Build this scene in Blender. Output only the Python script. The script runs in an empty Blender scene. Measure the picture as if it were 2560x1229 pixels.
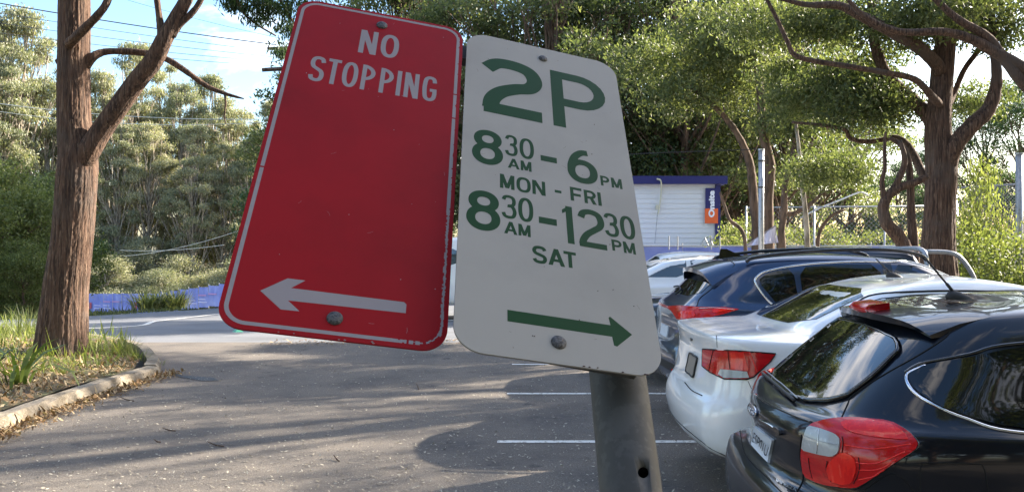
import bpy, bmesh, math, random
import numpy as np
from mathutils import Vector, Matrix
from mathutils.bvhtree import BVHTree
from mathutils.geometry import delaunay_2d_cdt

# ------------------------------------------------------------------ camera, sky, sun, exposure
SC = bpy.context.scene
COL = SC.collection
F, CX, CY, EYE = 2160.0, 1280.0, 614.5, 1.725
cam = bpy.data.cameras.new("camera")
cam.sensor_fit = 'HORIZONTAL'; cam.sensor_width = 36.0; cam.lens = 36.0 * F / 2560.0
cam.clip_start = 0.05; cam.clip_end = 3000
camo = bpy.data.objects.new("camera", cam); COL.objects.link(camo)
camo.location = (0, 0, EYE); camo.rotation_euler = (math.radians(90), 0, 0)
SC.camera = camo
SUN_EL, SUN_AZ = math.radians(27), math.radians(62)      # azimuth clockwise from +Y
world = bpy.data.worlds.new("World"); SC.world = world; world.use_nodes = True
wn, wl = world.node_tree.nodes, world.node_tree.links
for n in list(wn): wn.remove(n)
sky = wn.new('ShaderNodeTexSky'); sky.sky_type = 'NISHITA'; sky.sun_disc = False
sky.sun_elevation = SUN_EL; sky.sun_rotation = SUN_AZ; sky.air_density = 1.0; sky.dust_density = 1.6; sky.ozone_density = 1.5
tc = wn.new('ShaderNodeTexCoord'); mp = wn.new('ShaderNodeMapping')
mp.inputs['Scale'].default_value = (1.0, 1.0, 3.2); mp.inputs['Rotation'].default_value = (0.15, 0.25, 0.5)
nz = wn.new('ShaderNodeTexNoise'); nz.inputs['Scale'].default_value = 2.1; nz.inputs['Detail'].default_value = 9; nz.inputs['Roughness'].default_value = 0.58
nz.inputs['Distortion'].default_value = 0.5
cr = wn.new('ShaderNodeValToRGB'); cr.color_ramp.elements[0].position = 0.53; cr.color_ramp.elements[1].position = 0.74
cr.color_ramp.elements[0].color = (0.02, 0.02, 0.02, 1); cr.color_ramp.elements[1].color = (0.95, 0.95, 0.95, 1)
mx = wn.new('ShaderNodeMixRGB'); mx.inputs['Color2'].default_value = (7.2, 6.6, 6.0, 1)
bg = wn.new('ShaderNodeBackground'); bg.inputs['Strength'].default_value = 0.14
out = wn.new('ShaderNodeOutputWorld')
wl.new(tc.outputs['Generated'], mp.inputs['Vector']); wl.new(mp.outputs['Vector'], nz.inputs['Vector'])
wl.new(nz.outputs['Fac'], cr.inputs['Fac']); wl.new(cr.outputs['Color'], mx.inputs['Fac'])
hs = wn.new('ShaderNodeHueSaturation'); hs.inputs['Saturation'].default_value = 1.28; hs.inputs['Value'].default_value = 0.68
wl.new(sky.outputs['Color'], hs.inputs['Color']); wl.new(hs.outputs['Color'], mx.inputs['Color1']); wl.new(mx.outputs['Color'], bg.inputs['Color'])
wl.new(bg.outputs['Background'], out.inputs['Surface'])
sl = bpy.data.lights.new("sun", 'SUN'); sl.energy = 4.8; sl.angle = math.radians(0.6); sl.color = (1.0, 0.9, 0.76)
so = bpy.data.objects.new("sun", sl); COL.objects.link(so)
sdir = Vector((math.cos(SUN_EL) * math.sin(SUN_AZ), math.cos(SUN_EL) * math.cos(SUN_AZ), math.sin(SUN_EL)))
so.rotation_euler = sdir.to_track_quat('Z', 'Y').to_euler(); so.location = (20, 10, 30)
SC.view_settings.view_transform = 'Standard'; SC.view_settings.look = 'None'
SC.view_settings.exposure = 2.2; SC.view_settings.gamma = 1.0; SC.view_settings.use_curve_mapping = False
SC.render.engine = 'CYCLES'
SC.cycles.max_bounces = 6; SC.cycles.diffuse_bounces = 3; SC.cycles.glossy_bounces = 3
SC.cycles.transmission_bounces = 4; SC.cycles.transparent_max_bounces = 6

# ------------------------------------------------------------------ helpers
def ray(px, py): return Vector(((px - CX) / F, 1.0, -(py - CY) / F))
def P(px, py, d): 
    r = ray(px, py); return Vector((r.x * d, d, EYE + r.z * d))
rng = np.random.default_rng(7); random.seed(5)

def inp(b, k, v):
    if k in b.inputs: b.inputs[k].default_value = v
def mat(name, col, rough=0.6, metal=0.0, coat=0.0, spec=0.5, noise=None, bump=None, coords='Object', trans=0.0):
    """noise = (scale, colour2, lo, hi[, (sx,sy,sz)]); bump = (scale, strength, dist[, stretch])"""
    m = bpy.data.materials.new(name); m.use_nodes = True
    nt = m.node_tree; n = nt.nodes; l = nt.links
    b = n['Principled BSDF']; c = tuple(col) + (1,) if len(col) == 3 else col
    b.inputs['Base Color'].default_value = c; b.inputs['Roughness'].default_value = rough; b.inputs['Metallic'].default_value = metal
    inp(b, 'Coat Weight', coat); inp(b, 'Coat Roughness', 0.04); inp(b, 'Specular IOR Level', spec); inp(b, 'Transmission Weight', trans)
    t = n.new('ShaderNodeTexCoord')
    def tex(scale, stretch, det=6):
        mpp = n.new('ShaderNodeMapping'); mpp.inputs['Scale'].default_value = stretch
        l.new(t.outputs[coords], mpp.inputs['Vector'])
        z = n.new('ShaderNodeTexNoise'); z.inputs['Scale'].default_value = scale; z.inputs['Detail'].default_value = det
        z.inputs['Roughness'].default_value = 0.6
        l.new(mpp.outputs['Vector'], z.inputs['Vector']); return z
    last = None
    if noise:
        layers = noise if isinstance(noise, list) else [noise]
        for ly in layers:
            z = tex(ly[0], ly[4] if len(ly) > 4 else (1, 1, 1))
            r = n.new('ShaderNodeMapRange'); r.inputs['From Min'].default_value = ly[2]; r.inputs['From Max'].default_value = ly[3]
            l.new(z.outputs['Fac'], r.inputs['Value'])
            x = n.new('ShaderNodeMixRGB')
            if last is None: x.inputs['Color1'].default_value = c
            else: l.new(last, x.inputs['Color1'])
            x.inputs['Color2'].default_value = tuple(ly[1]) + (1,)
            l.new(r.outputs['Result'], x.inputs['Fac']); last = x.outputs['Color']
        l.new(last, b.inputs['Base Color'])
    if bump:
        z = tex(bump[0], bump[3] if len(bump) > 3 else (1, 1, 1))
        bp = n.new('ShaderNodeBump'); bp.inputs['Strength'].default_value = bump[1]; bp.inputs['Distance'].default_value = bump[2]
        l.new(z.outputs['Fac'], bp.inputs['Height']); l.new(bp.outputs['Normal'], b.inputs['Normal'])
    return m

def leafmat(name, c1, c2, c3, trans=0.45, rough=0.5):
    m = bpy.data.materials.new(name); m.use_nodes = True
    nt = m.node_tree; n = nt.nodes; l = nt.links
    b = n['Principled BSDF']; o = n['Material Output']
    at = n.new('ShaderNodeAttribute'); at.attribute_name = 'tint'
    rmp = n.new('ShaderNodeValToRGB'); e = rmp.color_ramp.elements
    e[0].color = tuple(c1) + (1,); e[1].color = tuple(c3) + (1,); e[0].position = 0.1; e[1].position = 0.95
    k = e.new(0.5); k.color = tuple(c2) + (1,)
    oi = n.new('ShaderNodeObjectInfo'); ad = n.new('ShaderNodeMath'); ad.operation = 'MULTIPLY_ADD'
    ad.inputs[1].default_value = 0.34; l.new(oi.outputs['Random'], ad.inputs[0]); 
    mu = n.new('ShaderNodeMath'); mu.operation = 'SUBTRACT'; mu.inputs[1].default_value = 0.17
    l.new(at.outputs['Fac'], mu.inputs[0]); l.new(mu.outputs[0], ad.inputs[2])
    l.new(ad.outputs[0], rmp.inputs['Fac'])
    l.new(rmp.outputs['Color'], b.inputs['Base Color']); b.inputs['Roughness'].default_value = rough
    inp(b, 'Specular IOR Level', 0.35)
    tr = n.new('ShaderNodeBsdfTranslucent'); ms = n.new('ShaderNodeMixShader'); ms.inputs['Fac'].default_value = trans
    tcx = n.new('ShaderNodeMixRGB'); tcx.blend_type = 'MULTIPLY'; tcx.inputs['Fac'].default_value = 1; tcx.inputs['Color2'].default_value = (1.3, 1.4, 0.75, 1)
    l.new(rmp.outputs['Color'], tcx.inputs['Color1']); l.new(tcx.outputs['Color'], tr.inputs['Color'])
    l.new(b.outputs[0], ms.inputs[1]); l.new(tr.outputs[0], ms.inputs[2]); l.new(ms.outputs[0], o.inputs['Surface'])
    return m

def tag(o, label=None, cat=None, group=None, kind=None):
    if label: o['label'] = label
    if cat: o['category'] = cat
    if group: o['group'] = group
    if kind: o['kind'] = kind
    return o
def thing(name, loc, label, cat, group=None):
    o = bpy.data.objects.new(name, None); COL.objects.link(o); o.location = loc
    o.empty_display_size = 0.2
    return tag(o, label, cat, group)
def worldloc(o):
    v = Vector(o.location); p = o.parent
    while p: v += Vector(p.location); p = p.parent
    return v
def mesh_obj(name, verts, faces, m, parent=None, smooth=False, loc=None):
    """verts in WORLD coordinates; origin at the parent's origin (or loc)"""
    org = worldloc(parent) if parent is not None else Vector(loc or (0, 0, 0))
    me = bpy.data.meshes.new(name)
    me.from_pydata([(v[0] - org.x, v[1] - org.y, v[2] - org.z) for v in verts], [], faces)
    me.materials.append(m)
    if smooth: me.polygons.foreach_set('use_smooth', [True] * len(me.polygons))
    me.update()
    o = bpy.data.objects.new(name, me); COL.objects.link(o)
    if parent is not None: o.parent = parent
    else: o.location = org
    return o
class MB:
    def __init__(s): s.v = []; s.f = []
    def add(s, v, f):
        k = len(s.v); s.v += [tuple(p) for p in v]; s.f += [tuple(i + k for i in q) for q in f]; return s
    def box(s, a, b, bev=0.0):
        (x0, y0, z0), (x1, y1, z1) = a, b
        if bev <= 0:
            v = [(x0,y0,z0),(x1,y0,z0),(x1,y1,z0),(x0,y1,z0),(x0,y0,z1),(x1,y0,z1),(x1,y1,z1),(x0,y1,z1)]
            return s.add(v, [(0,3,2,1),(4,5,6,7),(0,1,5,4),(1,2,6,5),(2,3,7,6),(3,0,4,7)])
        bm = bmesh.new(); bmesh.ops.create_cube(bm, size=1)
        for q in bm.verts: q.co = Vector(((x0+x1)/2 + q.co.x*(x1-x0), (y0+y1)/2 + q.co.y*(y1-y0), (z0+z1)/2 + q.co.z*(z1-z0)))
        bmesh.ops.bevel(bm, geom=bm.edges[:], offset=bev, segments=2, affect='EDGES')
        bm.verts.index_update(); s.add([q.co for q in bm.verts], [[q.index for q in f.verts] for f in bm.faces]); bm.free(); return s
    def tube(s, pts, rad, seg=8, caps=True):
        pts = [Vector(p) for p in pts]; n = len(pts)
        if not hasattr(rad, '__len__'): rad = [rad] * n
        up = None; base = len(s.v)
        for i, p in enumerate(pts):
            t = (pts[min(i+1, n-1)] - pts[max(i-1, 0)]).normalized()
            if up is None:
                up = Vector((0, 0, 1)) if abs(t.z) < 0.9 else Vector((1, 0, 0))
            a = (up - t * up.dot(t)).normalized(); up = a; b = t.cross(a)
            for k in range(seg):
                th = 2 * math.pi * k / seg
                s.v.append(tuple(p + (a * math.cos(th) + b * math.sin(th)) * rad[i]))
        for i in range(n - 1):
            for k in range(seg):
                k2 = (k + 1) % seg
                s.f.append((base + i*seg + k, base + i*seg + k2, base + (i+1)*seg + k2, base + (i+1)*seg + k))
        if caps:
            s.f.append(tuple(base + k for k in range(seg))[::-1]); s.f.append(tuple(base + (n-1)*seg + k for k in range(seg)))
        return s
    def obj(s, name, m, parent=None, smooth=False, loc=None): return mesh_obj(name, s.v, s.f, m, parent, smooth, loc)

def catmull(pts, sub=6, closed=False):
    pts = [np.array(p, float) for p in pts]; n = len(pts); o = []
    rngi = range(n) if closed else range(n - 1)
    for i in rngi:
        p1, p2 = pts[i], pts[(i+1) % n]
        p0 = pts[(i-1) % n] if (closed or i > 0) else 2*p1 - p2
        p3 = pts[(i+2) % n] if (closed or i + 2 < n) else 2*p2 - p1
        for k in range(sub):
            t = k / sub
            o.append(0.5 * ((2*p1) + (-p0+p2)*t + (2*p0-5*p1+4*p2-p3)*t*t + (-p0+3*p1-3*p2+p3)*t**3))
    if not closed: o.append(pts[-1])
    return o
def interp(x, xs, ys): return float(np.interp(x, xs, ys))
def copy_tree(src, loc=None, rz=None, sc=None):
    c = src.copy(); COL.objects.link(c)
    if loc is not None: c.location = loc
    if rz is not None: c.rotation_euler.z = rz
    if sc is not None: c.scale = sc
    for ch in src.children:
        d = ch.copy(); COL.objects.link(d); d.parent = c
        for g in ch.children:
            e = g.copy(); COL.objects.link(e); e.parent = d
    return c
def text_geo(body, bold=0.0):
    cu = bpy.data.curves.new('t', 'FONT'); cu.body = body; cu.fill_mode = 'FRONT'; cu.offset = bold; cu.resolution_u = 3
    o = bpy.data.objects.new('t', cu); COL.objects.link(o)
    dg = bpy.context.evaluated_depsgraph_get(); me = bpy.data.meshes.new_from_object(o.evaluated_get(dg))
    v = [(p.co.x, p.co.y) for p in me.vertices]; f = [tuple(q.vertices) for q in me.polygons]
    bpy.data.objects.remove(o); bpy.data.curves.remove(cu); bpy.data.meshes.remove(me)
    x0 = min(p[0] for p in v); x1 = max(p[0] for p in v); y0 = min(p[1] for p in v); y1 = max(p[1] for p in v)
    return [((p[0]-x0)/(x1-x0), (p[1]-y0)/(y1-y0)) for p in v], f
def text_on(name, body, bl, br, tl, m, parent, bold=0.0, off=None):
    """lettering spanning the parallelogram bl, br, tl (world)"""
    v, f = text_geo(body, bold); bl, br, tl = Vector(bl), Vector(br), Vector(tl)
    o = Vector(off) if off is not None else Vector((0, 0, 0))
    return mesh_obj(name, [bl + (br-bl)*p[0] + (tl-bl)*p[1] + o for p in v], f, m, parent)

# ------------------------------------------------------------------ materials
M = {}
M['asphalt'] = mat('asphalt', (0.152, 0.132, 0.112), 0.92, spec=.3, noise=[(75, (0.29, 0.25, 0.205), 0.47, 0.62), (0.9, (0.105, 0.095, 0.088), 0.45, 0.7), (2.3, (0.085, 0.077, 0.072), 0.62, 0.70), (140, (0.05, 0.045, 0.042), 0.56, 0.66), (9, (0.17, 0.155, 0.135), 0.52, 0.72, (1, 2.2, 1))], bump=(110, 1.0, 0.012))
M['road'] = mat('road_asphalt', (0.15, 0.155, 0.165), 0.85, noise=[(90, (0.24, 0.24, 0.25), 0.5, 0.7), (0.5, (0.12, 0.125, 0.13), 0.45, 0.65, (1, 3, 1))], bump=(80, 0.5, 0.006))
M['line'] = mat('line_paint', (0.72, 0.70, 0.64), 0.7, noise=[(14, (0.30, 0.28, 0.25), 0.54, 0.64), (90, (0.4, 0.38, 0.34), 0.6, 0.7)])
M['soil'] = mat('soil', (0.13, 0.095, 0.06), 0.95, noise=[(2.5, (0.07, 0.085, 0.03), 0.45, 0.6), (30, (0.26, 0.19, 0.12), 0.5, 0.7)], bump=(25, 0.8, 0.03))
M['concrete'] = mat('concrete', (0.27, 0.225, 0.165), 0.9, noise=[(3.5, (0.13, 0.105, 0.07), 0.46, 0.62), (60, (0.36, 0.31, 0.24), 0.52, 0.7), (14, (0.10, 0.085, 0.06), 0.58, 0.68)], bump=(40, 0.6, 0.01))
M['bark'] = mat('bark', (0.12, 0.068, 0.044), 0.95, noise=[(26, (0.045, 0.026, 0.018), 0.44, 0.58, (1, 1, 0.07)), (48, (0.22, 0.145, 0.098), 0.52, 0.66, (1, 1, 0.08)), (1.1, (0.10, 0.075, 0.06), 0.52, 0.66)], bump=(34, 1.0, 0.04, (1, 1, 0.07)))
M['bark_far'] = mat('pale_bark', (0.40, 0.35, 0.28), 0.9, noise=(5, (0.14, 0.11, 0.08), 0.45, 0.6, (1, 1, 0.25)))
M['bark_mid'] = mat('brown_bark', (0.16, 0.10, 0.065), 0.9, noise=(8, (0.06, 0.04, 0.027), 0.45, 0.6, (1, 1, 0.2)), bump=(12, .7, .03, (1, 1, .2)))
M['eucalypt'] = leafmat('eucalypt_leaf', (0.12, 0.14, 0.09), (0.245, 0.255, 0.165), (0.42, 0.385, 0.26), 0.35)
M['olive'] = leafmat('olive_leaf', (0.045, 0.062, 0.026), (0.115, 0.138, 0.054), (0.235, 0.24, 0.11), 0.45)
M['deep'] = leafmat('deep_leaf', (0.022, 0.045, 0.022), (0.045, 0.08, 0.035), (0.10, 0.15, 0.055), 0.35)
M['spring'] = leafmat('spring_leaf', (0.075, 0.10, 0.03), (0.16, 0.185, 0.06), (0.30, 0.31, 0.12), 0.42)
M['lime'] = leafmat('lime_leaf', (0.09, 0.13, 0.03), (0.16, 0.20, 0.045), (0.28, 0.30, 0.09), 0.4)
M['litter'] = leafmat('dry_leaf', (0.16, 0.09, 0.04), (0.30, 0.19, 0.09), (0.55, 0.42, 0.25), 0.1, 0.7)
M['chip'] = leafmat('pale_leaf', (0.14, 0.12, 0.09), (0.24, 0.21, 0.165), (0.45, 0.41, 0.33), 0.05, 0.7)
M['galv'] = mat('galvanised_steel', (0.066, 0.066, 0.064), 0.7, metal=0.25, noise=[(70, (0.088, 0.088, 0.085), 0.54, 0.60), (30, (0.082, 0.082, 0.08), 0.52, 0.58), (6, (0.05, 0.05, 0.049), 0.45, 0.7, (1, 1, .3))])
M['steel'] = mat('bright_steel', (0.42, 0.43, 0.45), 0.45, metal=0.6, noise=(20, (0.3, 0.31, 0.33), 0.5, 0.65))
M['bolt'] = mat('bolt_steel', (0.12, 0.12, 0.125), 0.6, metal=0.6, noise=(400, (0.05, 0.05, 0.05), 0.45, 0.6), bump=(300, 0.8, 0.002))
def signmat(name, c, c2, wear):
    return mat(name, c, 0.5, spec=0.14, noise=[(7, c2, 0.42, 0.7), (900, wear, 0.62, 0.8)], bump=(700, 0.12, 0.0006))
M['sign_red'] = signmat('red_sign_sheeting', (0.30, 0.0065, 0.010), (0.23, 0.006, 0.008), (0.34, 0.02, 0.025))
M['sign_silver'] = signmat('silver_legend', (0.30, 0.272, 0.288), (0.28, 0.252, 0.266), (0.36, 0.33, 0.34))
M['sign_white'] = signmat('white_sign_sheeting', (0.355, 0.34, 0.315), (0.31, 0.298, 0.275), (0.41, 0.39, 0.36))
M['sign_green'] = signmat('green_legend', (0.009, 0.05, 0.013), (0.008, 0.043, 0.011), (0.015, 0.062, 0.02))
M['rust'] = mat('sign_chip', (0.06, 0.03, 0.03), 0.9)
M['sign_back'] = mat('sign_aluminium', (0.4, 0.4, 0.4), 0.5, metal=0.7)
# ------------------------------------------------------------------ ground, car park, road
def gh(x, y):
    """height of the ground"""
    fx = min(max((4 - x) / 30.0, 0), 1)
    z = -fx * (0.06 * max(0, y - 15) + (0.25 * min(1, (y - 26) / 8) if y > 26 else 0))
    if y > 42: z -= fx * 0.034 * (y - 42)
    if y > 110: z += fx * 0.06 * (y - 110)
    return z
def grid_sheet(name, xs, ys, hf, m, kind='structure'):
    v = [(x, y, hf(x, y)) for y in ys for x in xs]; n = len(xs)
    f = [(j*n+i, j*n+i+1, (j+1)*n+i+1, (j+1)*n+i) for j in range(len(ys)-1) for i in range(n-1)]
    o = mesh_obj(name, v, f, m, smooth=True); tag(o, kind=kind); return o
def span(a, b, s): return list(np.arange(a, b + 1e-6, s))
gx = [-1200, -600, -300, -180, -120] + span(-90, 90, 3) + [120, 180, 300, 600, 1200]
gy = [-400, -150, -60, -30, -15, 0, 6] + span(9, 120, 3) + [140, 170, 220, 300, 500, 900, 1500]
g0 = grid_sheet('ground', gx, gy, lambda x, y: gh(x, y) - 0.06 - 0.012 * max(0, min(y - 20, 20)), M['soil'])
cp = grid_sheet('car_park', [-31, -24, -18, -12] + span(-9, 22, 0.5) , [-8, -4] + span(0, 15.5, 0.5), lambda x, y: 0.0, M['asphalt'])
# far edge of the road beyond the car park, as x(y)
EY = [15.5, 23.5, 24.3, 26, 30, 35, 45, 60]; EX = [-60, -60, -13.8, -12.3, -11.9, -11.4, -9.5, -4.0]
def strip(name, ys, xl, xr, nx, m, dz=0.0):
    v = []; f = []
    for j, y in enumerate(ys):
        a, b = xl(y), xr(y)
        for i in range(nx + 1):
            x = a + (b - a) * (i / nx); v.append((x, y, gh(x, y) + dz))
    for j in range(len(ys) - 1):
        for i in range(nx): k = j*(nx+1)+i; f.append((k, k+1, k+nx+2, k+nx+1))
    o = mesh_obj(name, v, f, m, smooth=True); tag(o, kind='structure'); return o
rd = strip('road', [15.5, 16.5, 17.5, 19, 21, 23.4, 23.6, 23.8, 24, 24.15, 24.3, 25, 26, 27, 28.5, 30, 32, 35, 40, 45, 52, 60],
      lambda y: float(np.interp(y, EY, EX)) if y > 23.5 else -60.0, lambda y: 24.0, 40, M['road'], 0.0)
# painted edge line of the road
lp = catmull([(-40, 18.2), (-20, 18.6), (-9.6, 19.2), (-8.95, 22), (-8.45, 25.5), (-7.6, 32), (-6, 42)], 10)
v = []; f = []
for i, p in enumerate(lp):
    q = lp[min(i+1, len(lp)-1)] - lp[max(i-1, 0)]; q = q / np.linalg.norm(q); nx_, ny_ = -q[1]*0.07, q[0]*0.07
    for s in (-1, 1): v.append((p[0]+nx_*s, p[1]+ny_*s, gh(p[0]+nx_*s, p[1]+ny_*s) + 0.012))
    if i: f.append((2*i-2, 2*i, 2*i+1, 2*i-1))
tag(mesh_obj('road_edge_line', v, f, M['line']), kind='structure')
tag(MB().add([(-3.2, 20.6, 0.012 + gh(-3, 20.6)), (4, 20.6, .012), (4, 20.75, .012), (-3.2, 20.75, .012 + gh(-3, 20.7))], [(0,1,2,3)]).obj('road_stop_line', M['line']), kind='structure')
# bay lines
bay = thing('bay_marking', (0, 7.6, 0), None, None); bay['kind'] = 'structure'
for i, y in enumerate((2.6, 5.12, 7.62, 10.1, 12.6, 15.1)):
    x0 = (-0.3, -0.2, -0.13, -0.06, 0.0, 0.05)[i]
    MB().add([(x0, y-.045, .004), (6.2, y-.045, .004), (6.2, y+.045, .004), (x0, y+.045, .004)], [(0,1,2,3)]).obj('bay_line', M['line'], bay)

# garden bed on the left with its kerb
bedpts = [(-4.95, -6), (-4.98, 4), (-5.03, 8), (-5.1, 10), (-4.98, 11.35), (-5.25, 12.2), (-6.4, 14.2), (-8.6, 16.0), (-12, 17.2), (-30, 17.6), (-30, -6)]
def bedh(x, y):
    d = max(0, -4.95 - x); return 0.10 + 0.045 * min(d, 2.5) + 0.03 * math.sin(x*2.1 + y) * min(d, 1) 
bp_ = [(p[0], p[1]) for p in bedpts]
grid = [(x + random.uniform(-.1, .1), y + random.uniform(-.1, .1)) for x in np.arange(-14, -5.2, .35) for y in np.arange(-5, 17, .35)]
def inside(p, poly):
    c = False; n = len(poly)
    for i in range(n):
        x1, y1 = poly[i]; x2, y2 = poly[(i+1) % n]
        if (y1 > p[1]) != (y2 > p[1]) and p[0] < (x2-x1)*(p[1]-y1)/(y2-y1) + x1: c = not c
    return c
grid = [p for p in grid if inside(p, bp_)]
allp = bp_ + grid; nb = len(bp_)
r = delaunay_2d_cdt([Vector(p) for p in allp], [(i, (i+1) % nb) for i in range(nb)], [tuple(range(nb))], 1, 1e-5)
vb = [(p.x, p.y, bedh(p.x, p.y)) for p in r[0]]; fb = [tuple(q) for q in r[2]]
bed = mesh_obj('garden_bed', vb, fb, M['soil'], smooth=True); tag(bed, kind='structure')
kerb = thing('kerb', (-4.8, 9, 0), None, None); kerb['kind'] = 'structure'
kl = [(-4.60, -6), (-4.63, 0), (-4.66, 4), (-4.70, 7), (-4.80, 9.0), (-4.78, 10.3), (-4.70, 11.45)]
ky = [p[1] for p in kl]; kx = [p[0] for p in kl]
edges = [-6, -3.6, -1.2, 1.2, 3.6, 6.0, 8.3, 10.55, 11.5]
for a, b in zip(edges[:-1], edges[1:]):
    n = max(2, int((b - a) / 0.15)); v = []; f = []
    for i in range(n + 1):
        y = a + 0.008 + (b - a - 0.016) * i / n; x = interp(y, ky, kx)
        j = lambda s: random.uniform(-s, s)
        prof = [(x + .03, -.02), (x + .02 + j(.008), .05), (x + .0 + j(.012), .10 + j(.007)), (x - .03 + j(.012), .128 + j(.008)), (x - .14 + j(.012), .135 + j(.008)), (x - .19 + j(.014), .118), (x - .22, -.02)]
        v += [(px_, y, z) for px_, z in prof]
    k = 7
    for i in range(n):
        for q in range(k - 1): f.append((i*k+q, i*k+q+1, (i+1)*k+q+1, (i+1)*k+q))
    f += [tuple(range(k))[::-1], tuple(n*k + q for q in range(k))]
    mesh_obj('kerb_segment', v, f, M['concrete'], kerb)
# rounded return of the kerb behind the tree
v = []; f = []; pts = catmull([(-4.82, 11.52), (-5.15, 12.35), (-6.3, 14.3), (-8.5, 16.1), (-12, 17.3), (-30, 17.7)], 6)
for i, p in enumerate(pts):
    q = pts[min(i+1, len(pts)-1)] - pts[max(i-1, 0)]; q /= np.linalg.norm(q); nn = np.array([q[1], -q[0]])
    for o_, z in ((.1, -.3), (.1, .1), (.06, .145), (-.08, .15), (-.1, -.3)): v.append((p[0]+nn[0]*o_, p[1]+nn[1]*o_, z))
    if i:
        for k in range(4): f.append(((i-1)*5+k, (i-1)*5+k+1, i*5+k+1, i*5+k))
f.append((0,1,2,3,4)); mesh_obj('kerb_segment', v, f, M['concrete'], kerb)
# dark tar lip where the kerb ends
pts2 = [(-4.45, 11.55), (-3.9, 11.3), (-3.75, 11.05), (-3.95, 11.02), (-4.2, 11.25), (-4.6, 11.5)]
M['tar'] = mat('tar', (0.02, 0.02, 0.02), 0.6)
tag(MB().add([(x, y, .006) for x, y in pts2], [tuple(range(6))[::-1]]).obj('tar_patch', M['tar']), kind='structure')

# ------------------------------------------------------------------ the two parking signs and their post
def signframe(c, w):
    r = [ray(*p) for p in c]
    A = np.array([r[0], -r[1], r[2]]).T; d = np.append(np.linalg.solve(A, np.array(r[3])), 1)
    Q = [np.array(r[i]) * d[i] for i in range(4)]
    s = w / np.linalg.norm(Q[1] - Q[0]); Q = [q * s + np.array([0, 0, EYE]) for q in Q]
    u = (Q[1] - Q[0]) / w / 1000; H = np.linalg.norm(Q[3] - Q[0]) * 1000; v = (Q[3] - Q[0]) / H
    n = np.cross(v, u); n /= np.linalg.norm(n)          # towards the viewer
    if n[1] > 0: n = -n
    return dict(o=Q[0], u=u, v=v, n=n, H=H)
def sp(S, s, t, h=0.0): return tuple(S['o'] + S['u']*s + S['v']*t + S['n']*h/1000)
def rrect(x0, y0, x1, y1, r, seg=12):
    o = []
    for cx, cy, a0 in ((x1-r, y1-r, 0), (x0+r, y1-r, 90), (x0+r, y0+r, 180), (x1-r, y0+r, 270)):
        for k in range(seg + 1):
            a = math.radians(a0 + 90*k/seg); o.append((cx + r*math.cos(a), cy + r*math.sin(a)))
    return o
def plate(S, name, poly, h0, h1, m, parent):
    n = len(poly)
    v = [sp(S, *p, h1) for p in poly] + [sp(S, *p, h0) for p in poly]
    f = [tuple(range(n)), tuple(range(n, 2*n))[::-1]] + [(i, i+n, (i+1) % n + n, (i+1) % n) for i in range(n)]
    return mesh_obj(name, v, f, m, parent)
LAYER = [0]
class Glyph:
    def __init__(g, S): g.S = S; g.v = []; g.f = []; g.h = 0.10
    def poly(g, pts):
        k = len(g.v); g.h += 0.02; n = len(pts)
        g.v += [sp(g.S, *p, g.h) for p in pts] + [sp(g.S, *p, 0.0) for p in pts]
        g.f += [tuple(k+i for i in range(n))] + [(k+i, k+i+n, k+(i+1) % n+n, k+(i+1) % n) for i in range(n)]
    def ribbon(g, pts, w, closed=False):
        k = len(g.v); g.h += 0.02; n = len(pts); L = []; R = []
        for i in range(n):
            a = np.array(pts[(i-1) % n] if closed or i else pts[0]); b = np.array(pts[(i+1) % n] if closed or i < n-1 else pts[-1])
            t = (b - a) / (np.linalg.norm(b - a) + 1e-9); nn = np.array([-t[1], t[0]]) * w/2; p = np.array(pts[i])
            L.append(p + nn); R.append(p - nn)
        for a, b in zip(L, R): g.v += [sp(g.S, *a, g.h), sp(g.S, *b, g.h)]
        for i in range(n if closed else n-1):
            j = (i+1) % n; g.f.append((k+2*i, k+2*i+1, k+2*j+1, k+2*j))
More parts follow.
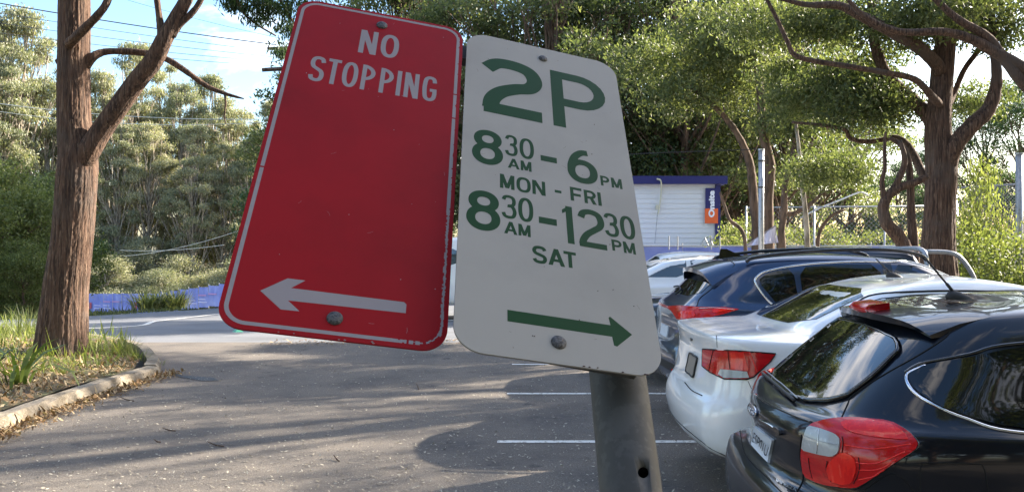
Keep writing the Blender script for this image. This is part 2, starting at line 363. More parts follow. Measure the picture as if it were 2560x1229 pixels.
def glyph(S, ch, x0, x1, y0, y1, w, m, parent, kind='letter'):
    g = Glyph(S); W = x1-x0; H = y1-y0; h = w/2
    def c(u, t): return (x0+h + (W-w)*u, y0+h + (H-w)*t)
    def box(a, b, cc, d): g.poly([(a, b), (cc, b), (cc, d), (a, d)])
    def curve(pts, closed=False, sub=7): g.ribbon(catmull([c(*p) for p in pts], sub, closed), w, closed)
    def ring(a, b, cc, d, n=2.5):
        pts = []
        for k in range(44):
            th = 2*math.pi*k/44; cx_, sy_ = math.cos(th), math.sin(th)
            u = 0.5+0.5*math.copysign(abs(cx_)**(2/n), cx_); t = 0.5+0.5*math.copysign(abs(sy_)**(2/n), sy_)
            pts.append(c(a+(cc-a)*u, b+(d-b)*t))
        g.ribbon(pts, w, True)
    def bowl(t0, t1, right=1.0):     # D-shaped bowl from the stem
        ya, yb = c(0, t0)[1], c(0, t1)[1]; rr = (yb-ya)/2; xe = x0+h+(W-w)*right
        pts = [(x0+h, ya)] + [(max(x0+h, xe-rr) + min(rr, xe-x0-h)*math.sin(math.pi*k/12), (ya+yb)/2 - rr*math.cos(math.pi*k/12)) for k in range(13)] + [(x0+h, yb)]
        g.ribbon(pts, w)
    if ch == 'N': box(x0, y0, x0+w, y1); box(x1-w, y0, x1, y1); g.poly([(x0, y0), (x0+1.15*w, y0), (x1, y1), (x1-1.15*w, y1)])
    elif ch == 'M':
        box(x0, y0, x0+w, y1); box(x1-w, y0, x1, y1); mx_ = (x0+x1)/2
        g.poly([(x0, y0), (x0+1.1*w, y0), (mx_+.55*w, y1-.05*H), (mx_-.55*w, y1-.05*H)]); g.poly([(x1-1.1*w, y0), (x1, y0), (mx_+.55*w, y1-.05*H), (mx_-.55*w, y1-.05*H)])
    elif ch == 'A':
        mx_ = (x0+x1)/2
        g.poly([(mx_-.55*w, y0), (mx_+.55*w, y0), (x0+1.08*w, y1), (x0, y1)]); g.poly([(mx_-.55*w, y0), (mx_+.55*w, y0), (x1, y1), (x1-1.08*w, y1)])
        box(x0+W*.22, y0+H*.62, x1-W*.22, y0+H*.62+w*.85)
    elif ch == 'I': box(x0, y0, x1, y1)
    elif ch == 'T': box(x0, y0, x1, y0+w); box((x0+x1)/2-h, y0+w*.5, (x0+x1)/2+h, y1)
    elif ch == 'F': box(x0, y0, x0+w, y1); box(x0+h, y0, x1, y0+w); box(x0+h, y0+H*.45, x1-W*.1, y0+H*.45+w)
    elif ch == 'P': box(x0, y0, x0+w, y1); bowl(0, .57)
    elif ch == 'R': box(x0, y0, x0+w, y1); bowl(0, .55); g.poly([(x0+W*.42, y0+H*.52), (x0+W*.42+w*1.1, y0+H*.52), (x1, y1), (x1-1.15*w, y1)])
    elif ch in 'O0': ring(0, 0, 1, 1, 2.6 if W/H > .6 else 2.35)
    elif ch == 'S': curve([(1, .2), (.86, .05), (.5, 0), (.13, .06), (.0, .24), (.13, .41), (.5, .5), (.88, .6), (1, .77), (.87, .95), (.5, 1), (.13, .95), (0, .8)])
    elif ch == 'G': curve([(1, .22), (.88, .05), (.5, 0), (.13, .08), (0, .35), (0, .65), (.13, .92), (.5, 1), (.87, .93), (1, .75), (1, .55)]); box(x0+W*.52, y0+H*.5, x1-.01, y0+H*.5+w)
    elif ch == '1': g.poly([(x1-w, y0), (x1, y0), (x1, y1), (x1-w, y1)]); g.poly([(x0, y0+H*.12), (x1-w*.6, y0), (x1-w*.6, y0+H*.12), (x0, y0+H*.12+w*.75)])
    elif ch == '2':
        curve([(0, .2), (.14, .045), (.5, -.01), (.87, .06), (1, .26), (.9, .42), (.6, .55), (.25, .70), (.05, .86), (-.02, 1.0)]); box(x0, y1-w, x1, y1)
    elif ch == '2w':
        g.ribbon(catmull([(x0+W*.045, y0+H*.235), (x0+W*.24, y0+H*.115), (x0+W*.55, y0+H*.10), (x0+W*.80, y0+H*.165), (x0+W*.895, y0+H*.32), (x0+W*.80, y0+H*.455), (x0+W*.55, y0+H*.52), (x0+W*.30, y0+H*.62), (x0+W*.15, y0+H*.76), (x0+W*.11, y0+H*.93)], 8), w)
        box(x0, y1-w*.98, x1, y1)
    elif ch == '3':
        curve([(.0, .17), (.14, .03), (.48, -.01), (.84, .05), (.95, .23), (.84, .40), (.45, .455)]); curve([(.36, .455), (.8, .49), (1, .72), (.86, .95), (.45, 1.0), (.12, .95), (-.02, .80)])
    elif ch == '6': curve([(.80, -.01), (.5, .02), (.2, .2), (.03, .48), (0, .68)]); ring(0, .36, 1, 1, 2.2)
    elif ch == '8': ring(.06, 0, .94, .45, 2.1); ring(0, .45, 1, 1, 2.1)
    elif ch == '-': box(x0, y0, x1, y1)
    g.h = 0
    return mesh_obj(kind, g.v, g.f, m, parent)
RED = signframe([(752,-5),(1159,74),(1116,881),(533,814)], .225)
WHT = signframe([(1169,78),(1536,162),(1662,946),(1131,872)], .225)
def bolt(S, s, t, r, parent):
    v = [sp(S, s, t, 3.6)]; f = []; n = 20
    for k, (rr, hh) in enumerate(((.45, 3.4), (.8, 2.5), (.97, 1.2), (1.0, 0.2))):
        v += [sp(S, s + r*rr*math.cos(2*math.pi*i/n), t + r*rr*math.sin(2*math.pi*i/n), hh) for i in range(n)]
    f += [(0, 1+i, 1+(i+1) % n) for i in range(n)]
    for k in range(3): f += [(1+k*n+i, 1+(k+1)*n+i, 1+(k+1)*n+(i+1) % n, 1+k*n+(i+1) % n) for i in range(n)]
    return mesh_obj('bolt', v, f, M['bolt'], parent, smooth=True)
rs = thing('no_stopping_sign', sp(RED, 112, RED['H']), 'red metal NO STOPPING sign with a white left arrow on the leaning post', 'parking sign')
plate(RED, 'sign_plate', rrect(0, 0, 225, RED['H'], 27), -2.2, 0.0, M['sign_red'], rs)
# border line in four runs, worn away at the lower right
def border(S, x0, y0, x1, y1, r, w, m, parent):
    pts = rrect(x0, y0, x1, y1, r, 10); n = len(pts); v = []; f = []
    rnd = random.Random(3); K = 0
    dense = []
    for i in range(n):
        a = np.array(pts[i]); b = np.array(pts[(i+1) % n]); L = np.linalg.norm(b-a); k = max(1, int(L/2.2))
        for j in range(k): dense.append(a + (b-a)*j/k)
    n = len(dense); H = S['H']
    for i in range(n):
        a, b = dense[i], dense[(i+1) % n]; t = (b-a)/np.linalg.norm(b-a); nn = np.array([-t[1], t[0]])
        p0 = dense[i-1]; t0 = (a-p0)/np.linalg.norm(a-p0); n0 = np.array([-t0[1], t0[0]]); t2 = dense[(i+2) % n]-b; t2 /= np.linalg.norm(t2); n2 = np.array([-t2[1], t2[0]])
        na = (nn+n0)/2; nb_ = (nn+n2)/2
        o0, o1 = -w/2, w/2
        worn = (a[0] > 175 and a[1] > H-30)                       # corner scraped
        side = (a[0] > 205 and a[1] > H-190 and not worn)
        if worn and rnd.random() < .55 + .2*((a[0]+a[1]-H-175) > 10): 
            if rnd.random() < .5: continue
            o0, o1 = -w/2 + rnd.random()*w*.6, w/2 - rnd.random()*w*.3
        if side: o0, o1 = -w/2 + rnd.random()*w*.25, w/2 - rnd.random()*w*.45
        if a[0] > 210 and rnd.random() < .12: o0 += w*.3*rnd.random()
        if rnd.random() < .004: continue
        k = len(v); v += [sp(S, *(a+na*o0), .12), sp(S, *(a+na*o1), .12), sp(S, *(b+nb_*o1), .12), sp(S, *(b+nb_*o0), .12)]; f.append((k, k+1, k+2, k+3))
    return mesh_obj('border_line', v, f, m, parent)
border(RED, 6.6, 6.6, 218.4, RED['H']-7.5, 21, 4.3, M['sign_silver'], rs)
sw = 5.6
for ch, a, b in (('N', 87, 110), ('O', 115, 139)): glyph(RED, ch, a, b, 44, 93, 6.6, M['sign_silver'], rs)
for ch, a, b in (('S', 32, 51), ('T', 54, 70), ('O', 73, 92.5), ('P', 97, 114), ('P', 120.5, 137.5), ('I', 142, 147.6), ('N', 152, 170.5), ('G', 175.5, 194)):
    glyph(RED, ch, a, b, 116, 165, sw, M['sign_silver'], rs)
ar = [(35, 492.5), (58.5, 473), (76, 473), (63.5, 484.6), (178, 484.4), (180.7, 487), (180.7, 498), (63, 500.2), (76, 511.5), (58, 512)]
g = Glyph(RED); g.poly(ar); mesh_obj('arrow', g.v, g.f, M['sign_silver'], rs)
bolt(RED, 112.5, 27, 7.6, rs); bolt(RED, 111, 515, 8.2, rs)
ws = thing('two_hour_parking_sign', sp(WHT, 112, WHT['H']), 'white metal 2P parking hours sign with green lettering and right arrow', 'parking sign')
plate(WHT, 'sign_plate', rrect(0, 0, 225, WHT['H'], 32), -2.2, 0.0, M['sign_white'], ws)
G = M['sign_green']
glyph(WHT, '2w', 26, 106, 49, 178, 22.5, G, ws, 'digit')
glyph(WHT, 'P', 121.5, 202, 51, 177.5, 17.5, G, ws)
def row(items):
    for it in items:
        ch, a, b, t0, t1, w = it; glyph(WHT, ch, a, b, t0, t1, w, G, ws, 'digit' if ch[0] in '0123468' else ('dash' if ch == '-' else 'letter'))
row([('8', 12.5, 52, 216, 282, 10.5), ('3', 54.5, 71, 217, 257, 4.4), ('0', 73.5, 92.5, 217, 257, 4.8), ('A', 58, 73, 262, 280, 3.3), ('M', 74.5, 88.3, 262, 280, 3.3),
     ('-', 101, 122.5, 244, 254.5, 3), ('6', 136, 176.5, 218, 283, 10.5), ('P', 179.5, 191.5, 261, 279.5, 3.4), ('M', 194, 208.5, 261, 279.5, 3.3),
     ('M', 48, 66, 294, 319, 4.2), ('O', 68.5, 86.5, 293, 320, 4.3), ('N', 88.5, 105, 294, 319, 4.2), ('-', 117, 125.5, 304.5, 309, 3), ('F', 137, 152, 293.5, 318, 4.3), ('R', 155, 170.5, 294, 318, 4.2), ('I', 172.8, 177.3, 294, 318, 4),
     ('8', 8.5, 48.5, 330, 395.5, 10.5), ('3', 50, 68, 330, 369, 4.6), ('0', 70, 88.5, 329, 369.5, 4.9), ('A', 53, 68.5, 374, 393.5, 3.5), ('M', 69.8, 84.3, 374.5, 393, 3.4),
     ('-', 95, 117, 356.5, 367, 3), ('1', 124.5, 137.3, 330, 392, 8.2), ('2', 143.5, 177.5, 329, 393, 8.8), ('3', 177.5, 195.5, 329, 368.5, 4.8), ('0', 198, 217, 328, 368, 5.2), ('P', 184, 196.5, 373, 391, 3.4), ('M', 198.5, 213.5, 373, 391.5, 3.3),
     ('S', 85.5, 102.5, 404.5, 431.5, 4.5), ('A', 104, 123.5, 405, 430.5, 4.6), ('T', 122.7, 137.5, 405.5, 430, 4.4)])
g = Glyph(WHT); g.poly([(56, 504.8), (170.6, 504.4), (169.3, 494.3), (171.2, 492.6), (194.5, 513), (175.5, 532), (172, 531), (171, 519.8), (56, 520)])
mesh_obj('arrow', g.v, g.f, G, ws)
bolt(WHT, 112, 27.5, 6.6, ws); bolt(WHT, 110.5, 538, 8.4, ws)
# post: galvanised tube following the signs, bent upright lower down
top = np.array(P(1543, 930, .957)); vd = WHT['v'].copy() * 1000
ptsP = [top - vd/1000*560 + WHT['n']*-0.03, top - vd/1000*300 + WHT['n']*-.012]; ptsP += [top + vd/1000*a for a in (0, 60, 120, 180)]
e = ptsP[-1]; dv = vd/1000; dv = dv/np.linalg.norm(dv); q = e.copy(); dcur = dv.copy()
while q[2] > 0.02:
    dcur = dcur*0.86 + np.array([0, 0, -1])*0.14; dcur /= np.linalg.norm(dcur); q = q + dcur*min(.08, max(q[2], .03)); ptsP.append(q.copy())
post = thing('sign_post', tuple(ptsP[-1]), 'weathered galvanised steel post carrying both parking signs', 'sign post')
tube = MB(); tube.tube(ptsP, .031, 40)
tb = tube.obj('post_tube', M['galv'], post, smooth=True)
# drilled hole through the tube
hp = np.array(P(1608, 1180, .85)); hd = np.array(ray(1608, 1180)); hd /= np.linalg.norm(hd)
cut = MB().tube([hp - hd*.05, hp + hd*.03], .0053, 24).obj('cut', M['tar'])
bo = tb.modifiers.new('b', 'BOOLEAN'); bo.operation = 'DIFFERENCE'; bo.solver = 'EXACT'; bo.object = cut
bpy.context.view_layer.update()
dg = bpy.context.evaluated_depsgraph_get(); nm = bpy.data.meshes.new_from_object(tb.evaluated_get(dg)); tb.modifiers.clear(); tb.data = nm
bpy.data.objects.remove(cut)
for (sa, ta, tb2) in (('up', 27.5, 27), ('dn', 538, 515)):
    a = np.array(sp(RED, 10, tb2 + 12, -14)) if sa == 'up' else np.array(sp(WHT, 60, ta, -14)); b = np.array(sp(WHT, 150 if sa == 'up' else 200, ta + 6, -14)); mbk = MB()
    u_ = (b - a); v_ = WHT['v']*1000*(.016 if sa == 'up' else .012); n_ = WHT['n']*.006
    mbk.add([a-v_-n_, b-v_-n_, b+v_-n_, a+v_-n_, a-v_+n_, b-v_+n_, b+v_+n_, a+v_+n_], [(0,3,2,1),(4,5,6,7),(0,1,5,4),(1,2,6,5),(2,3,7,6),(3,0,4,7)])
    mbk.obj('bracket', M['galv'], post)

# small chips, specks and scratches on the sign faces
for S_, par, mm, seed, nn_ in ((RED, rs, 'sign_silver', 5, 26), (WHT, ws, 'rust', 8, 34)):
    gr = random.Random(seed); g = Glyph(S_)
    for i in range(nn_):
        x, y = gr.uniform(12, 213), gr.uniform(12, S_['H']-12); a = gr.uniform(0, 3.1); r = gr.uniform(.25, .7)
        if i % 3 == 0: l = gr.uniform(2, 9); g.ribbon([(x, y), (x + l*math.cos(a)*.5, y + l*math.sin(a)*.5), (x + l*math.cos(a+.15), y + l*math.sin(a+.15))], .22)
        else: g.poly([(x + r*math.cos(t_)*gr.uniform(.6, 1.2), y + r*math.sin(t_)) for t_ in np.linspace(0, 5.5, 6)])
    for i in range(6):      # scuffs along the lower edge
        x = gr.uniform(60, 215); y = S_['H'] - gr.uniform(.6, 2.6); r = gr.uniform(.5, 1.3); g.poly([(x - r, y), (x, y - r*.5), (x + r*1.4, y), (x, y + r*.5)])
    g.h = 0; mesh_obj('chip_marks', g.v, g.f, M[mm], par)['kind'] = 'stuff'
# ------------------------------------------------------------------ cars
def paint(name, c, metal=0.0, rough=0.28, coat=1.0, spec=.5): return mat(name, c, rough, metal, coat=coat, spec=spec, noise=(3, tuple(x*0.85 for x in c), .5, .8))
M['p_black'] = paint('black_paint', (0.004, 0.0055, 0.010), 0.0, .3, .8, .12)
M['p_white'] = paint('white_paint', (0.86, 0.865, 0.87))
M['p_blue'] = paint('navy_blue_paint', (0.012, 0.032, 0.085), 0.35)
M['p_navy'] = paint('dark_navy_paint', (0.012, 0.018, 0.035), 0.2)
M['p_silver'] = paint('silver_paint', (0.45, 0.46, 0.48), 0.7)
M['glass'] = mat('tinted_glass', (0.004, 0.005, 0.005), 0.02, spec=0.4, coat=.55)
M['glass2'] = mat('grey_glass', (0.05, 0.065, 0.07), 0.03, spec=0.9, coat=1.0)
M['plastic'] = mat('black_plastic', (0.018, 0.018, 0.019), 0.55)
M['gloss_black'] = mat('gloss_black_trim', (0.006, 0.006, 0.007), 0.12, coat=.6)
M['chrome'] = mat('chrome_trim', (0.75, 0.75, 0.76), 0.16, metal=1.0)
M['rubber'] = mat('tyre_rubber', (0.02, 0.02, 0.02), 0.85)
M['alloy'] = mat('alloy', (0.38, 0.38, 0.39), 0.35, metal=.9)
M['seam'] = mat('seam_gap', (0.004, 0.004, 0.004), 0.9)
M['plate'] = mat('plate_white', (0.62, 0.66, 0.72), 0.5)
M['plate_frame'] = mat('plate_frame', (0.02, 0.02, 0.02), 0.5)
M['plate_grey'] = mat('plate_grey', (0.25, 0.22, 0.19), 0.4)
M['ink'] = mat('plate_ink', (0.02, 0.025, 0.04), 0.6)
def lensmat(name, c, c2, c3, stretch=(1, 1, 1), sc=14):
    m = mat(name, c, 0.16, coat=0.45, spec=.3, noise=[(sc, c2, .5, .56, stretch), (sc*1.7, c3, .6, .64, stretch)], bump=(sc*3, .10, .006, stretch))
    return m
M['red_lens'] = lensmat('red_lens', (0.50, 0.005, 0.007), (0.60, 0.008, 0.009), (0.40, 0.004, 0.005), (.5, .5, 3.5), 12)
M['red_bright'] = lensmat('bright_red_lens', (0.85, 0.02, 0.012), (0.75, .012, .01), (0.9, .05, .03), (1, 1, .3), 30)
M['clear_lens'] = lensmat('clear_lens', (0.40, 0.42, 0.43), (0.36, 0.38, 0.39), (0.50, 0.52, 0.53), (1, 1, 1), 16)

LK = ['xr', 'xf', 'zr', 'zm', 'zf', 'hw', 'rx', 'ry', 'fx', 'fy', 'br', 'bf']
def body_mesh(levels, X0, Yc, flip=1, sub=4, yaw=0.0):
    """levels bottom to top: (xr,xf,zr,zm,zf,hw, corner rx,ry rear, corner fx,fy front, bow rear, bow front)"""
    A = catmull([np.array(l, float) for l in levels], sub)
    NR, NC, NS = 7, 8, 34
    V = []; loops = []
    for a in A:
        d = dict(zip(LK, a)); half = []
        hw = max(d['hw'], .02); xr, xf = d['xr'], d['xf']; ry, fy = min(d['ry'], hw*.98), min(d['fy'], hw*.98)
        rx, fx = min(d['rx'], (xf-xr)*.45), min(d['fx'], (xf-xr)*.45)
        for k in range(NR): half.append((xr, (hw-ry)*k/NR))
        for k in range(NC): 
            th = math.pi/2*k/NC; half.append((xr+rx*(1-math.cos(th)), hw-ry+ry*math.sin(th)))
        for k in range(NS+1): half.append((xr+rx+(xf-fx-xr-rx)*k/NS, hw))
        for k in range(1, NC+1):
            th = math.pi/2*k/NC; half.append((xf-fx+fx*math.sin(th), hw-fy+fy*math.cos(th)))
        for k in range(1, NR+1): half.append((xf, (hw-fy)*(1-k/NR)))
        pts = []
        xm, hl = (xr+xf)/2, (xf-xr)/2
        for x, y in half:
            tt = (x-xm)/hl
            wr = max(0, -tt)**3; wf = max(0, tt)**3
            x2 = x + d['br']*(y/hw)**2*wr - d['bf']*(y/hw)**2*wf
            y2 = y*(1 - 0.03*abs(tt)**3)
            t = (x-xr)/(xf-xr)
            z = d['zr']*(1-t)*(1-2*t) + d['zm']*4*t*(1-t) + d['zf']*t*(2*t-1)
            pts.append((x2, y2, z))
        full = [(p[0], -p[1], p[2]) for p in pts] + [(p[0], p[1], p[2]) for p in pts[-2:0:-1]]
        loops.append(full)
    n = len(loops[0]); f = []
    for j, L in enumerate(loops):
        for x, y, z in L: V.append((X0 + flip*(x*math.cos(yaw) + y*math.sin(yaw)), Yc + flip*(y*math.cos(yaw) - x*math.sin(yaw)), z))
    for j in range(len(loops)-1):
        for i in range(n):
            k = (i+1) % n; f.append((j*n+i, j*n+k, (j+1)*n+k, (j+1)*n+i))
    # caps with strips across the car (x stations keep the roof curve)
    def cap(j, rev):
        m = n//2; b = j*n
        for i in range(m):
            p, q = b+i, b+(i+1); r, s = b+((n-i) % n), b+(n-i-1)
            q4 = [p, q, s, r] ; u = []
            for z in q4:
                if z not in u: u.append(z)
            if len(u) > 2: f.append(tuple(u[::-1] if rev else u))
    cap(0, False); cap(len(loops)-1, True)
    return V, f
class Car:
    def __init__(s, name, label, cat, levels, X0, Yc, pm, wheels, wr=.32, flip=1, wheel_w=.2, hw=.87, group=None, rim='alloy', yaw=0.0):
        s.yaw = yaw
        s.X0, s.Yc, s.flip, s.hw = X0, Yc, flip, hw
        s.root = thing(name, (X0 + flip*2.2, Yc, 0), label, cat, group)
        V, f = body_mesh(levels, X0, Yc, flip, yaw=yaw)
        s.body = mesh_obj('body', V, f, M[pm], s.root, smooth=True)
        s.L0 = Vector(s.root.location)
        bm = bmesh.new(); bm.from_mesh(s.body.data); bmesh.ops.recalc_face_normals(bm, faces=bm.faces); bm.to_mesh(s.body.data); bm.free()
        s.bvh = BVHTree.FromPolygons([Vector(v) for v in V], [tuple(p.vertices) for p in s.body.data.polygons])
        cut = MB()
        for wx in wheels:
            c = MB(); 
            for sd in (-1, 1):
                cut.tube([s.p(wx, sd*(hw-.27), wr), s.p(wx, sd*(hw+.2), wr)], wr*1.16, 32)
        co = cut.obj('cut', M['plastic']); co.data.materials[0] = M['plastic']
        b = s.body.modifiers.new('b', 'BOOLEAN'); b.operation = 'DIFFERENCE'; b.solver = 'EXACT'; b.object = co
        bpy.context.view_layer.update(); dg = bpy.context.evaluated_depsgraph_get()
        nm = bpy.data.meshes.new_from_object(s.body.evaluated_get(dg)); s.body.modifiers.clear(); 
        if len(nm.polygons) > 1000: 
            s.body.data = nm
        nm2 = s.body.data; md = s.body.modifiers.new('e', 'EDGE_SPLIT'); md.split_angle = math.radians(50)
        bpy.data.objects.remove(co)
        for wx in wheels:
            for sd in (-1, 1): s.wheel(wx, sd, wr, wheel_w, rim)
    def p(s, x, y, z): return Vector((s.X0 + s.flip*(x*math.cos(s.yaw) + y*math.sin(s.yaw)), s.Yc + s.flip*(y*math.cos(s.yaw) - x*math.sin(s.yaw)), z))
    def dirv(s, x, y): return s.p(x, y, 0) - s.p(0, 0, 0)
    def refl(s, v):
        ax = s.dirv(0, 1); o = s.p(0, 0, 0); return Vector(v) - ax*(2*(Vector(v) - Vector((o.x, o.y, v[2]))).dot(ax))
    def wheel(s, wx, sd, r, w, rim):
        def q(dx, dy, z): return tuple(s.p(wx + dx, sd*(s.hw - .03 - dy), z))
        mb = MB(); n = 36; prof = [(.66, 0), (.93, -.004), (.985, .02), (1.0, .05), (1.0, w-.05), (.985, w-.02), (.93, w), (.66, w)]
        for k in range(n):
            a = 2*math.pi*k/n
            for rr, d in prof: mb.v.append(q(r*rr*math.cos(a), d, r + r*rr*math.sin(a)))
        m = len(prof)
        for k in range(n):
            for j in range(m-1): mb.f.append((k*m+j, k*m+j+1, ((k+1) % n)*m+j+1, ((k+1) % n)*m+j))
        wheel = mb.obj('wheel', M['rubber'], s.root, smooth=True)
        rb = MB()
        for k in range(5):
            a = 2*math.pi*k/5 + .3; ca, sa = math.cos(a), math.sin(a)
            for o in (-.055, .055): rb.tube([q(r*.1*ca - o*.5*sa, .03, r + r*.1*sa + o*.5*ca), q(r*.66*ca - o*sa, .015, r + r*.66*sa + o*ca)], .016, 6)
        rb.tube([q(0, .06, r), q(0, .02, r)], r*.16, 16)
        rb.tube([q(r*.65*math.cos(2*math.pi*k/32), .012, r + r*.65*math.sin(2*math.pi*k/32)) for k in range(33)], .014, 6, False); rb.tube([q(0, .1, r), q(0, .09, r)], r*.66, 24)
        rb.obj('rim', M[rim], wheel, smooth=False)
    # casting
    def c_cam(s, px, py):
        o = Vector((0, 0, EYE)); h = s.bvh.ray_cast(o, ray(px, py).normalized()); return (h[0], h[1]) if h[0] else None
    def c_side(s, sd):
        def fn(x, z):
            h = s.bvh.ray_cast(s.p(x, sd*4, z), s.dirv(0, -sd)); return (h[0], h[1]) if h[0] else None
        return fn
    def c_rear(s, fr=-1):
        def fn(y, z):
            o = s.p(-4 if fr < 0 else 9, y, z); h = s.bvh.ray_cast(o, s.dirv(-fr, 0)); return (h[0], h[1]) if h[0] else None
        return fn
    def c_corner(s, sd, fr=-1):
        """u runs across the corner seen at 45 degrees, v = z"""
        def fn(u, z):
            d = s.dirv(-fr, -sd).normalized(); t = Vector((-d.y, d.x, 0)) * (1 if (sd*fr > 0) else -1)
            base = s.p(.15 if fr < 0 else s.len - .15, sd*(s.hw-.12), z)
            h = s.bvh.ray_cast(base - d*3 + t*u, d); return (h[0], h[1]) if h[0] else None
        return fn
    def patch(s, name, outline, fn, m, parent=None, off=.004, step=None, mirror=False, rnd=2, skirt=.01, only_mirror=False):
        pts = [np.array(p, float) for p in outline]
        for _ in range(rnd):
            q = []
            for i in range(len(pts)):
                a, b = pts[i], pts[(i+1) % len(pts)]; L = np.linalg.norm(b-a); w = .25 if _ else .18
                q += [a + (b-a)*w, b - (b-a)*w]
            pts = q
        xs = [p[0] for p in pts]; ys = [p[1] for p in pts]; ext = max(max(xs)-min(xs), max(ys)-min(ys))
        step = step or ext/30
        d = []
        for i in range(len(pts)):
            a, b = pts[i], pts[(i+1) % len(pts)]; k = max(1, int(np.linalg.norm(b-a)/step)); d += [a + (b-a)*j/k for j in range(k)]
        pts = d; nb = len(pts); poly = [tuple(p) for p in pts]
        gi = [(x, y) for x in np.arange(min(xs)+step*.5, max(xs), step) for y in np.arange(min(ys)+step*.5, max(ys), step) if inside((x, y), poly)]
        gi = [q for q in gi if min((q[0]-p[0])**2+(q[1]-p[1])**2 for p in pts) > (step*.35)**2]
        r = delaunay_2d_cdt([Vector(p) for p in poly + gi], [(i, (i+1) % nb) for i in range(nb)], [tuple(range(nb))], 1, 1e-6)
        cen = np.mean([np.array(p) for p in poly], axis=0); top = []; nrm = []
        for v in r[0]:
            h = None; q = np.array((v.x, v.y))
            for k in range(90):
                h = fn(*q)
                if h: break
                q = q + (cen - q)*.008
            if not h: return None
            n_ = h[1].normalized(); top.append(h[0]); nrm.append(n_)
        # orient normals outward
        ctr = s.p(2.2, 0, .7)
        for i in range(len(nrm)):
            if nrm[i].dot(top[i] - ctr) < 0: nrm[i] = -nrm[i]
        F_ = [tuple(q) for q in r[2]]; nb_s = [set() for _ in top]
        for q in F_:
            for i in range(len(q)): nb_s[q[i]].add(q[(i+1) % len(q)]); nb_s[q[(i+1) % len(q)]].add(q[i])
        for _ in range(8):
            nrm = [(nrm[i]*.5 + sum((nrm[j] for j in nb_s[i]), Vector())*(.5/max(1, len(nb_s[i])))).normalized() for i in range(len(nrm))]
        V = [t + n_*off for t, n_ in zip(top, nrm)]
        bset = set(range(nb))
        for _ in range(4):
            V = [V[i] if (i in bset or not nb_s[i]) else V[i] + nrm[i]*nrm[i].dot(sum((V[j] for j in nb_s[i]), Vector())/len(nb_s[i]) - V[i])*.6 for i in range(len(V))]
        if F_:
            fa = F_[0]; nn = (V[fa[1]]-V[fa[0]]).cross(V[fa[2]]-V[fa[0]])
            if nn.dot(nrm[fa[0]]) < 0: F_ = [q[::-1] for q in F_]
        # skirt
        from collections import Counter
        ec = Counter(); 
        for q in F_:
            for i in range(len(q)): ec[(q[i], q[(i+1) % len(q)])] += 1
        be = [e for e in ec if (e[1], e[0]) not in ec]; mp_ = {}; V2 = list(V)
        for a, b in be:
            for z in (a, b):
                if z not in mp_: mp_[z] = len(V2); V2.append(V[z].copy()); V2.append(V[z] - nrm[z]*(off+skirt))
        F2 = F_ + [(mp_[b], mp_[a], mp_[a]+1, mp_[b]+1) for a, b in be]
        res = None
        if not only_mirror: res = mesh_obj(name, V2, F2, m, parent or s.root, smooth=False); sm(res, len(F_))
        if mirror or only_mirror:
            V3 = [s.refl(v) for v in V2]
            o2 = mesh_obj(name, V3, [q[::-1] for q in F2], m, s.root if not (parent and False) else parent); sm(o2, len(F_))
            if only_mirror: res = o2
        return res
    def line(s, name, pts, fn, m, rad=.003, off=.0, parent=None, closed=False, mirror=False, sub=6):
        q = catmull(pts, sub, closed); hs = [fn(*p) for p in q]; hs = [h for h in hs if h]
        if len(hs) < 3: return None
        w = []
        for h in hs:
            n_ = h[1].normalized(); w.append(h[0] + (n_ if n_.dot(h[0]-s.p(2.2, 0, .7)) > 0 else -n_)*off)
        if closed: w.append(w[0])
        o = MB().tube(w, rad, 6, not closed).obj(name, m, parent or s.root, smooth=True)
        if mirror: MB().tube([s.refl(v) for v in w], rad, 6, not closed).obj(name, m, s.root, smooth=True)
        return o
def sm(o, k):
    o.data.polygons.foreach_set('use_smooth', [i < k for i in range(len(o.data.polygons))]); o.data.update()
def mirror_part(car, x, y, z, m, big=1.0):
    for sd in (-1, 1):
        a = car.p(x, sd*(y+.02), z-.02); b = car.p(x, sd*(y+.2), z+.11)
        MB().box([min(a[i], b[i]) - (.05 if i == 0 else 0) for i in range(3)], [max(a[i], b[i]) + (.05 if i == 0 else 0) for i in range(3)], .03).obj('wing_mirror', m, car.root, smooth=True)
def lv(xr, xf, zr, zm, zf, hw, rx=.3, ry=.22, fx=.4, fy=.3, br=.07, bf=.16): return (xr, xf, zr, zm, zf, hw, rx, ry, fx, fy, br, bf)
